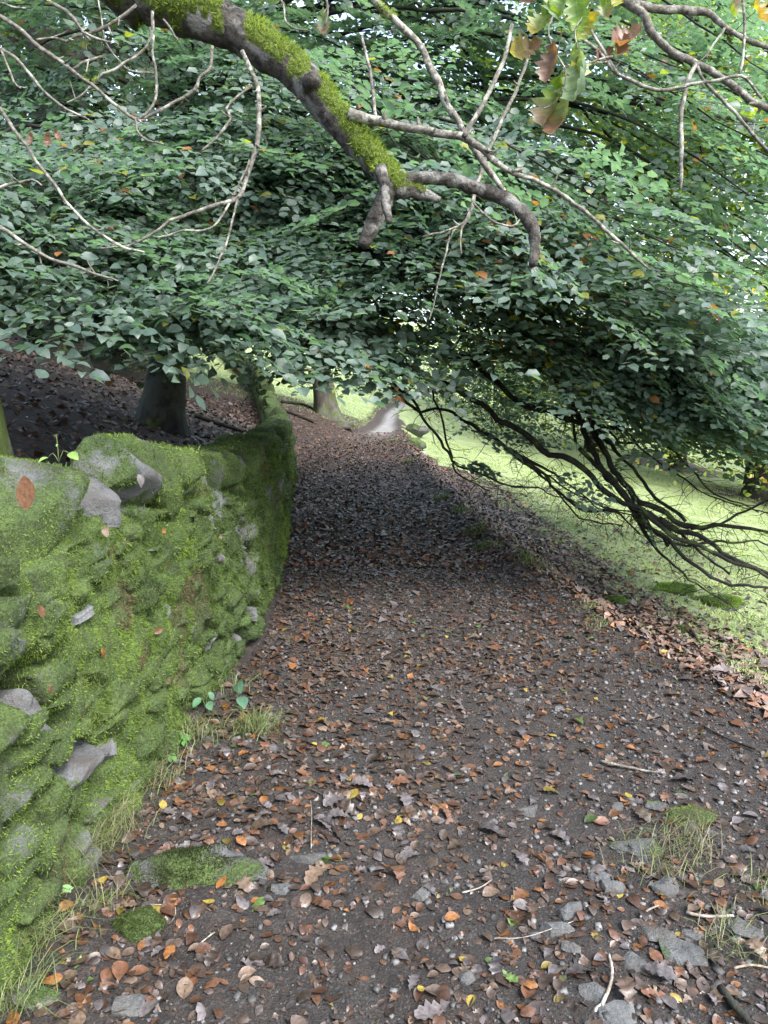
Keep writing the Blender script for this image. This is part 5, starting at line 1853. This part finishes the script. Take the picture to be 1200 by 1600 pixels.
# leaves caught on the wall
for k, (px, py, yw, L, ci, lab) in enumerate((
        (65, 955, 1.98, 0.055, 0, 'copper leaf caught on the mossy wall near its left end'),
        (218, 752, 3.0, 0.06, 4, 'folded mauve leaf stuck on the moss below the large grey cope stone'),
        (168, 830, 2.6, 0.05, 3, 'small tan leaf in a gap of the wall below the bare grey cope stone'),
        (248, 985, 3.2, 0.04, 0, 'round copper leaf stuck flat on the moss in the middle of the wall'),
        (160, 1020, 2.6, 0.05, 2, 'orange leaf on the moss low in the wall'),
        (262, 1062, 3.2, 0.06, 1, 'brown leaf in a hollow near the foot of the wall'),
        (338, 803, 4.2, 0.05, 0, 'copper leaf on the dark moss further along the wall'),
        (346, 838, 4.3, 0.04, 3, 'tan leaf just below the copper leaf on the dark moss'),
        (255, 830, 3.2, 0.04, 2, 'orange leaf tucked upright between two moss covered stones'),
        (78, 1078, 2.0, 0.04, 0, 'small copper leaf low on the left part of the wall'),
        (40, 770, 2.1, 0.11, 0, 'long curled copper leaf lying on top of the wall beside the smooth grey stone'))):
    d = P(px, py, 1.0) - EYE
    t = np.linspace(0.9, 9, 4000)
    q = EYE + t[:, None] * d
    hh = WH(q[:, 1]) + wall_ground(q[:, 1])
    inside = (q[:, 0] < XW(q[:, 1]) - 0.10 * np.clip(q[:, 2], 0, 1.2) + 0.06) & (q[:, 2] < hh + 0.2)
    pos = q[int(np.argmax(inside))] if inside.any() else q[1200]
    tv, tf = TM[(k % 5) if k != 10 else 5]
    ax = np.array([[0.1, lrng.normal(), lrng.normal()]])
    M = frames(ax, np.array([[1.0, -0.5, 0.5]]))[0]
    V = ((tv - np.array([0.5, 0, 0])) @ M.T) * L + pos
    tag(add_at('fallen_leaf', V, tf, M_LITTER, pos, np.concatenate([np.repeat(np.array([PAL[ci][1]]), len(V), 0), tv[:, :2]], 1)), lab, 'fallen leaf', 'fallen leaves caught on the wall')

# ------------------------------------------------------------------ grass
def blades(base, length, width, col, lean=0.6, r=lrng, seg=2):
    n = len(base)
    an = r.uniform(0, 2 * math.pi, n)
    dr = np.stack([np.cos(an), np.sin(an), np.zeros(n)], -1) * (lean * r.uniform(0.2, 1.5, n))[:, None]
    sd = np.stack([-np.sin(an + 0.6), np.cos(an + 0.6), np.zeros(n)], -1) * width[:, None]
    rows = []
    for k in range(seg):
        f = k / seg
        c = base + np.array([0, 0, 1.0]) * (length * f * (1 - 0.35 * f))[:, None] + dr * (length * f ** 1.7)[:, None]
        rows += [c - sd * (1 - 0.6 * f), c + sd * (1 - 0.6 * f)]
    tip = base + np.array([0, 0, 1.0]) * (length * (0.65 - 0.25 * lean))[:, None] + dr * length[:, None]
    rows.append(tip)
    V = np.stack(rows, 1)
    F = []
    for k in range(seg - 1):
        a = 2 * k
        F += [[a, a + 1, a + 3], [a, a + 3, a + 2]]
    a = 2 * (seg - 1)
    F.append([a, a + 1, a + 2])
    F = np.array(F)[None] + (np.arange(n) * V.shape[1])[:, None, None]
    C = np.repeat(col, V.shape[1], 0)
    return V.reshape(-1, 3), F.reshape(-1, 3), C


def grass_col(n, dry, r=lrng):
    t = r.random((n, 1))
    c = (1 - t) * np.array([0.10, 0.18, 0.06]) + t * np.array([0.38, 0.45, 0.17])
    return np.where(r.random((n, 1)) < dry, np.array([0.34, 0.31, 0.18]) * r.uniform(0.7, 1.1, (n, 1)), c)


def tuft(px, py, n, L, spread, dry, label, seed, name='grass_tuft', group='grass tufts at the foot of the wall', dz=0.0):
    r = np.random.default_rng(seed)
    g = G(px, py)
    off = r.normal(size=(n, 2)) * spread
    bx, by = g[0] + off[:, 0], g[1] + off[:, 1]
    base = np.stack([bx, by, hgt(bx, by) - 0.005 + dz], -1)
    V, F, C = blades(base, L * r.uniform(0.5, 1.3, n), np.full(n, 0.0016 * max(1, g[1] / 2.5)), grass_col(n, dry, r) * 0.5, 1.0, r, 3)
    tag(add_at(name, V, F, M_GRASS, g, C), label, 'grass', group)


for k, (px, py, n, L, sp, dry, lab) in enumerate((
        (110, 1335, 420, 0.17, 0.055, 0.35, 'long wispy green and straw grass tuft against the wall left of the broad mossy stone'),
        (170, 1300, 260, 0.15, 0.05, 0.5, 'pale straw grass tuft hugging the wall foot behind the long wispy tuft'),
        (25, 1480, 330, 0.16, 0.05, 0.15, 'dense green grass tuft in the lower left corner above the corner stone'),
        (30, 1570, 120, 0.13, 0.03, 0.1, 'green grass blades overhanging the corner stone at the bottom left'),
        (150, 1420, 90, 0.10, 0.05, 0.2, 'thin grass blades among leaves left of the round moss cushion'),
        (235, 1225, 230, 0.13, 0.06, 0.55, 'dry straw coloured tuft at the wall foot among brown leaves'),
        (300, 1150, 200, 0.12, 0.07, 0.25, 'small green grass tuft at the wall foot just below the herb plants'),
        (400, 1140, 190, 0.13, 0.05, 0.1, 'green arching grass tuft standing out from the wall beside the slate stone'),
        (350, 1075, 70, 0.12, 0.08, 0.1, 'thin grass tuft far along the wall foot'),
        (1080, 1320, 120, 0.11, 0.06, 0.7, 'dry bleached grass tuft in front of the bright moss tussock'),
        (1030, 1350, 120, 0.11, 0.07, 0.7, 'bleached grass beside the low mossy hump on the path side'),
        (1140, 1470, 90, 0.09, 0.05, 0.5, 'thin grass growing over the half grassed stone'),
        (1190, 1390, 70, 0.09, 0.05, 0.3, 'grass blades at the right edge above the half grassed stone'))):
    tuft(px, py, n, L, sp, dry, lab, 400 + k, group='grass tufts at the foot of the wall' if px < 600 else 'grass tufts on the right of the path')

# bank tufts along the right lip of the path, one thing each
for k, (px, py) in enumerate(((615, 690), (640, 722), (690, 780), (720, 800), (745, 830), (760, 855), (830, 880), (920, 950), (935, 975), (1000, 985))):
    tuft(px, py, 190 if k < 7 else 80, 0.10 if k < 7 else 0.06, 0.06 if k < 7 else 0.045, 0.2,
         ['mossy grass clump on the path lip closest to the far boulders', 'grass clump on the path lip below the white stone', 'dark grass clump halfway along the path lip',
          'ragged grass clump just nearer than the halfway clump', 'broad dark grass clump on the lip where leaves spill over', 'low grass clump under the broad dark clump',
          'grass clump out among the leaves between path and meadow', 'large shaggy grass clump on the near end of the path bank', 'smaller clump at the foot of the large shaggy clump',
          'grass clump near the meadow edge right of the shaggy clump'][k], 500 + k, group='grass clumps along the path bank')

# meadow turf
n = 120000
yy_ = 3.2 + 20 * lrng.random(n) ** 1.9
xx_ = XG(yy_) + (0.2 + 0.62 * yy_) * lrng.random(n) ** 1.15 - 0.25
kp = fbm(xx_ * 2.5, yy_ * 2.5, 0, 13, 3) + 1.2 * (xx_ - XG(yy_)) > lrng.uniform(-0.3, 0.5, n)
xx_, yy_ = xx_[kp], yy_[kp]
n = len(xx_)
base = np.stack([xx_, yy_, hgt(xx_, yy_) - 0.004], -1)
V, F, C = blades(base, lrng.uniform(0.03, 0.085, n) * (0.8 + 1.1 * np.clip(fbm(xx_ * 2.2, yy_ * 2.2, 0, 14, 3), -0.4, 1)), 0.002 + 0.0006 * yy_, grass_col(n, 0.1) * 1.05, 0.7, seg=1)
tag(add('grass', V, F, M_GRASS, None, C, False), 'short bright green grass of the sloping meadow right of the path', 'grass', kind='stuff')
n = 22000
yy_ = 22 + 20 * lrng.random(n)
xx_ = XL(yy_) - 0.3 - 10 * lrng.random(n) ** 1.2
base = np.stack([xx_, yy_, hgt(xx_, yy_) - 0.004], -1)
V, F, C = blades(base, lrng.uniform(0.04, 0.12, n), np.full(n, 0.012), grass_col(n, 0.1) * 1.05, 0.7, seg=1)
tag(add('grass', V, F, M_GRASS, None, C, False), 'bright green grass on the rise behind the pale grey trunk', 'grass', kind='stuff')

# ------------------------------------------------------------------ small plants
def plant(pos, leaves, label, name='herb_plant', cat='plant', stem=0.08, col=(0.10, 0.20, 0.10), seed=0):
    r = np.random.default_rng(seed)
    pos = np.asarray(pos, float)
    t = thing(name, label, cat, pos)
    top = pos + np.array([0, 0, stem])
    for k, (dx, dy, dz, L) in enumerate(leaves):
        a = pos + np.array([0, 0, stem * 0.3])
        b2 = pos + np.array([dx, dy, dz])
        V, F = tube([pos, 0.5 * (a + b2) + np.array([0, 0, 0.01]), b2], [0.0018, 0.0014, 0.001], 5, 0.02)
        add('stem', V, F, M_GRASS, t, np.full((len(V), 3), (0.12, 0.16, 0.06)))
        ax = np.array([[dx + 1e-3, dy - 0.02, -0.02]])
        M = frames(ax, np.array([[r.normal() * 0.2, -0.4 + r.normal() * 0.2, 1.0]]))[0]
        tv, tf = leaf_template('beech', -0.2, 0.2, 0)
        V = (tv * L) @ M.T + b2
        add('leaf', V, tf, M_LEAF, t, np.concatenate([np.repeat(np.array([col]) * r.uniform(0.8, 1.2), len(V), 0), tv[:, :2]], 1))
    return t


g = G(372, 1100)
plant(g, [(0.02, -0.03, 0.05, 0.09), (0.0, 0.03, 0.10, 0.09)], 'herb with two broad blue green leaves growing at the wall foot', seed=1, col=(0.10, 0.22, 0.14))
g = G(322, 1112)
plant(g, [(-0.02, 0, 0.07, 0.06), (0.02, -0.02, 0.06, 0.06), (0.01, 0.02, 0.09, 0.05)], 'small herb close to the wall left of the two leaved herb', seed=2, col=(0.10, 0.22, 0.12))
for k, (px, py, lab) in enumerate(((270, 1160, 'patch of small round green herb leaves at the wall foot among copper leaves'), (262, 1195, 'low creeping green herb below the patch of round leaves'),
                                   (290, 1165, 'little green seedling right of the patch of round leaves'))):
    g = G(px, py)
    r = np.random.default_rng(k)
    plant(g, [(r.normal() * 0.035, r.normal() * 0.035, 0.03 + 0.02 * r.random(), 0.03) for _ in range(9)], lab, seed=10 + k, col=(0.09, 0.22, 0.05))
plant(P(92, 722, 2.45), [(-0.035, 0, 0.015, 0.035), (0.035, 0.0, 0.03, 0.05), (-0.01, 0.02, 0.09, 0.012), (0.0, 0.0, 0.06, 0.012)], 'tiny seedling with pale green leaves sprouting on top of the wall', seed=4, col=(0.20, 0.32, 0.08))
# little fern at the wall foot
g = G(75, 1408)
fern = thing('fern', 'tiny pale green fern frond at the wall foot above the orange leaf', 'fern', g)
tipf = g + np.array([0.10, -0.05, 0.07])
V, F = tube([g, g + np.array([0.05, -0.02, 0.06]), tipf], [0.0015, 0.0012, 0.0006], 5, 0.01)
add('stem', V, F, M_GRASS, fern, np.full((len(V), 3), (0.18, 0.26, 0.10)))
fa = Acc()
for k in range(9):
    f = 0.2 + 0.8 * k / 9
    c = (1 - f) ** 2 * g + 2 * f * (1 - f) * (g + np.array([0.05, -0.02, 0.075])) + f * f * tipf
    for sg in (1, -1):
        tv, tf = leaf_template('beech', -0.1, 0.1, 0)
        M = frames(np.array([[0.5 * 1, sg * 0.9, 0.0]]), np.array([[0, -0.3, 1.0]]))[0]
        fa.put((tv * np.array([1, 0.7, 1]) * 0.035 * (1 - 0.75 * f + 0.1)) @ M.T + c, tf, (0.2, 0.34, 0.14))
fa.build('frond', M_GRASS, fern)

# ------------------------------------------------------------------ sticks lying about
def stick(line, d, label, mat=M_STICK, lift=0.008, name='stick', cat='stick', seed=0):
    pts, rad = [], []
    for k, (px, py) in enumerate(line):
        g = G(px, py)
        pts.append(g + np.array([0, 0, lift + d * 0.5]))
        rad.append(d / 2 * (1 - 0.4 * k / len(line)))
    V, F = tube(pts, rad, 7, 0.015, 0.15, seed, 0.003, 50)
    tag(add_at(name, V, F, mat, pts[0]), label, cat)


stick([(940, 1580), (956, 1530), (952, 1500)], 0.010, 'upright lying brown stick between leaves near the bottom edge of the path')
stick([(1000, 1440), (1012, 1428), (1028, 1420)], 0.007, 'short curved pale stick beside the pale edged block', seed=2)
stick([(1072, 1432), (1105, 1440), (1145, 1438)], 0.011, 'pale straight stick lying between the mauve leaves at right', seed=3)
stick([(1146, 1520), (1175, 1515), (1215, 1522)], 0.008, 'pale stick running off the right edge of the view', seed=4)
stick([(1125, 1555), (1150, 1585), (1172, 1612)], 0.024, 'thick dark stick at the bottom right corner', M_BEECH, seed=5)
stick([(722, 1400), (750, 1393), (768, 1380)], 0.006, 'thin pale twig lying right of the pale pointed stone', seed=6)
stick([(772, 1482), (820, 1480), (878, 1460), (895, 1456)], 0.003, 'dry grass stalk lying across the grey wedge stone', seed=7, lift=0.03)
stick([(940, 1196), (985, 1206), (1025, 1212)], 0.014, 'pale lichen covered stick on the right part of the path', M_PALE, seed=8)
stick([(262, 1420), (275, 1425), (272, 1440), (264, 1450)], 0.004, 'small white crooked twig right of the round moss cushion', M_PALE, seed=9)
stick([(230, 1418), (270, 1418)], 0.004, 'straight white twig just behind the round moss cushion', M_PALE, seed=10)
stick([(365, 1378), (390, 1362), (412, 1352)], 0.006, 'bent greenish twig rising from the right end of the broad mossy stone', seed=11)
stick([(300, 1490), (320, 1475), (335, 1462)], 0.005, 'thin twig among orange leaves in front of the broad mossy stone', M_PALE, seed=12)
stick([(486, 1330), (487, 1290), (485, 1255)], 0.003, 'long thin straw lying up the path behind the long grey stone', seed=13)
stick([(1070, 978), (1084, 995), (1092, 1008)], 0.03, 'dark stick at the meadow edge beside the tiny moss hummock', M_BEECH, seed=14)
stick([(1180, 1175), (1140, 1160), (1100, 1140)], 0.012, 'dark brown stick on the leafy right margin of the path', M_BEECH, seed=15)
stick([(425, 640), (455, 648), (490, 662)], 0.10, 'dark root running down the bank from the pale grey trunk', M_BEECH, name='tree_root', cat='root', seed=16, lift=0.0)
stick([(440, 630), (475, 635), (505, 650)], 0.10, 'upper dark root on the bank beside the pale grey trunk', M_BEECH, name='tree_root', cat='root', seed=17, lift=0.0)
stick([(305, 655), (330, 664), (380, 680)], 0.08, 'dark fallen branch on the leaf litter right of the beech trunk', M_BEECH, name='fallen_branch', cat='branch', seed=18, lift=0.02)
print('foliage leaves', N_FOL, 'tris', sum(len(o.data.loop_triangles) if False else sum(p.loop_total - 2 for p in o.data.polygons) if len(o.data.polygons) < 2000 else len(o.data.loops) - 2 * len(o.data.polygons) for o in bpy.data.objects if o.type == 'MESH'))
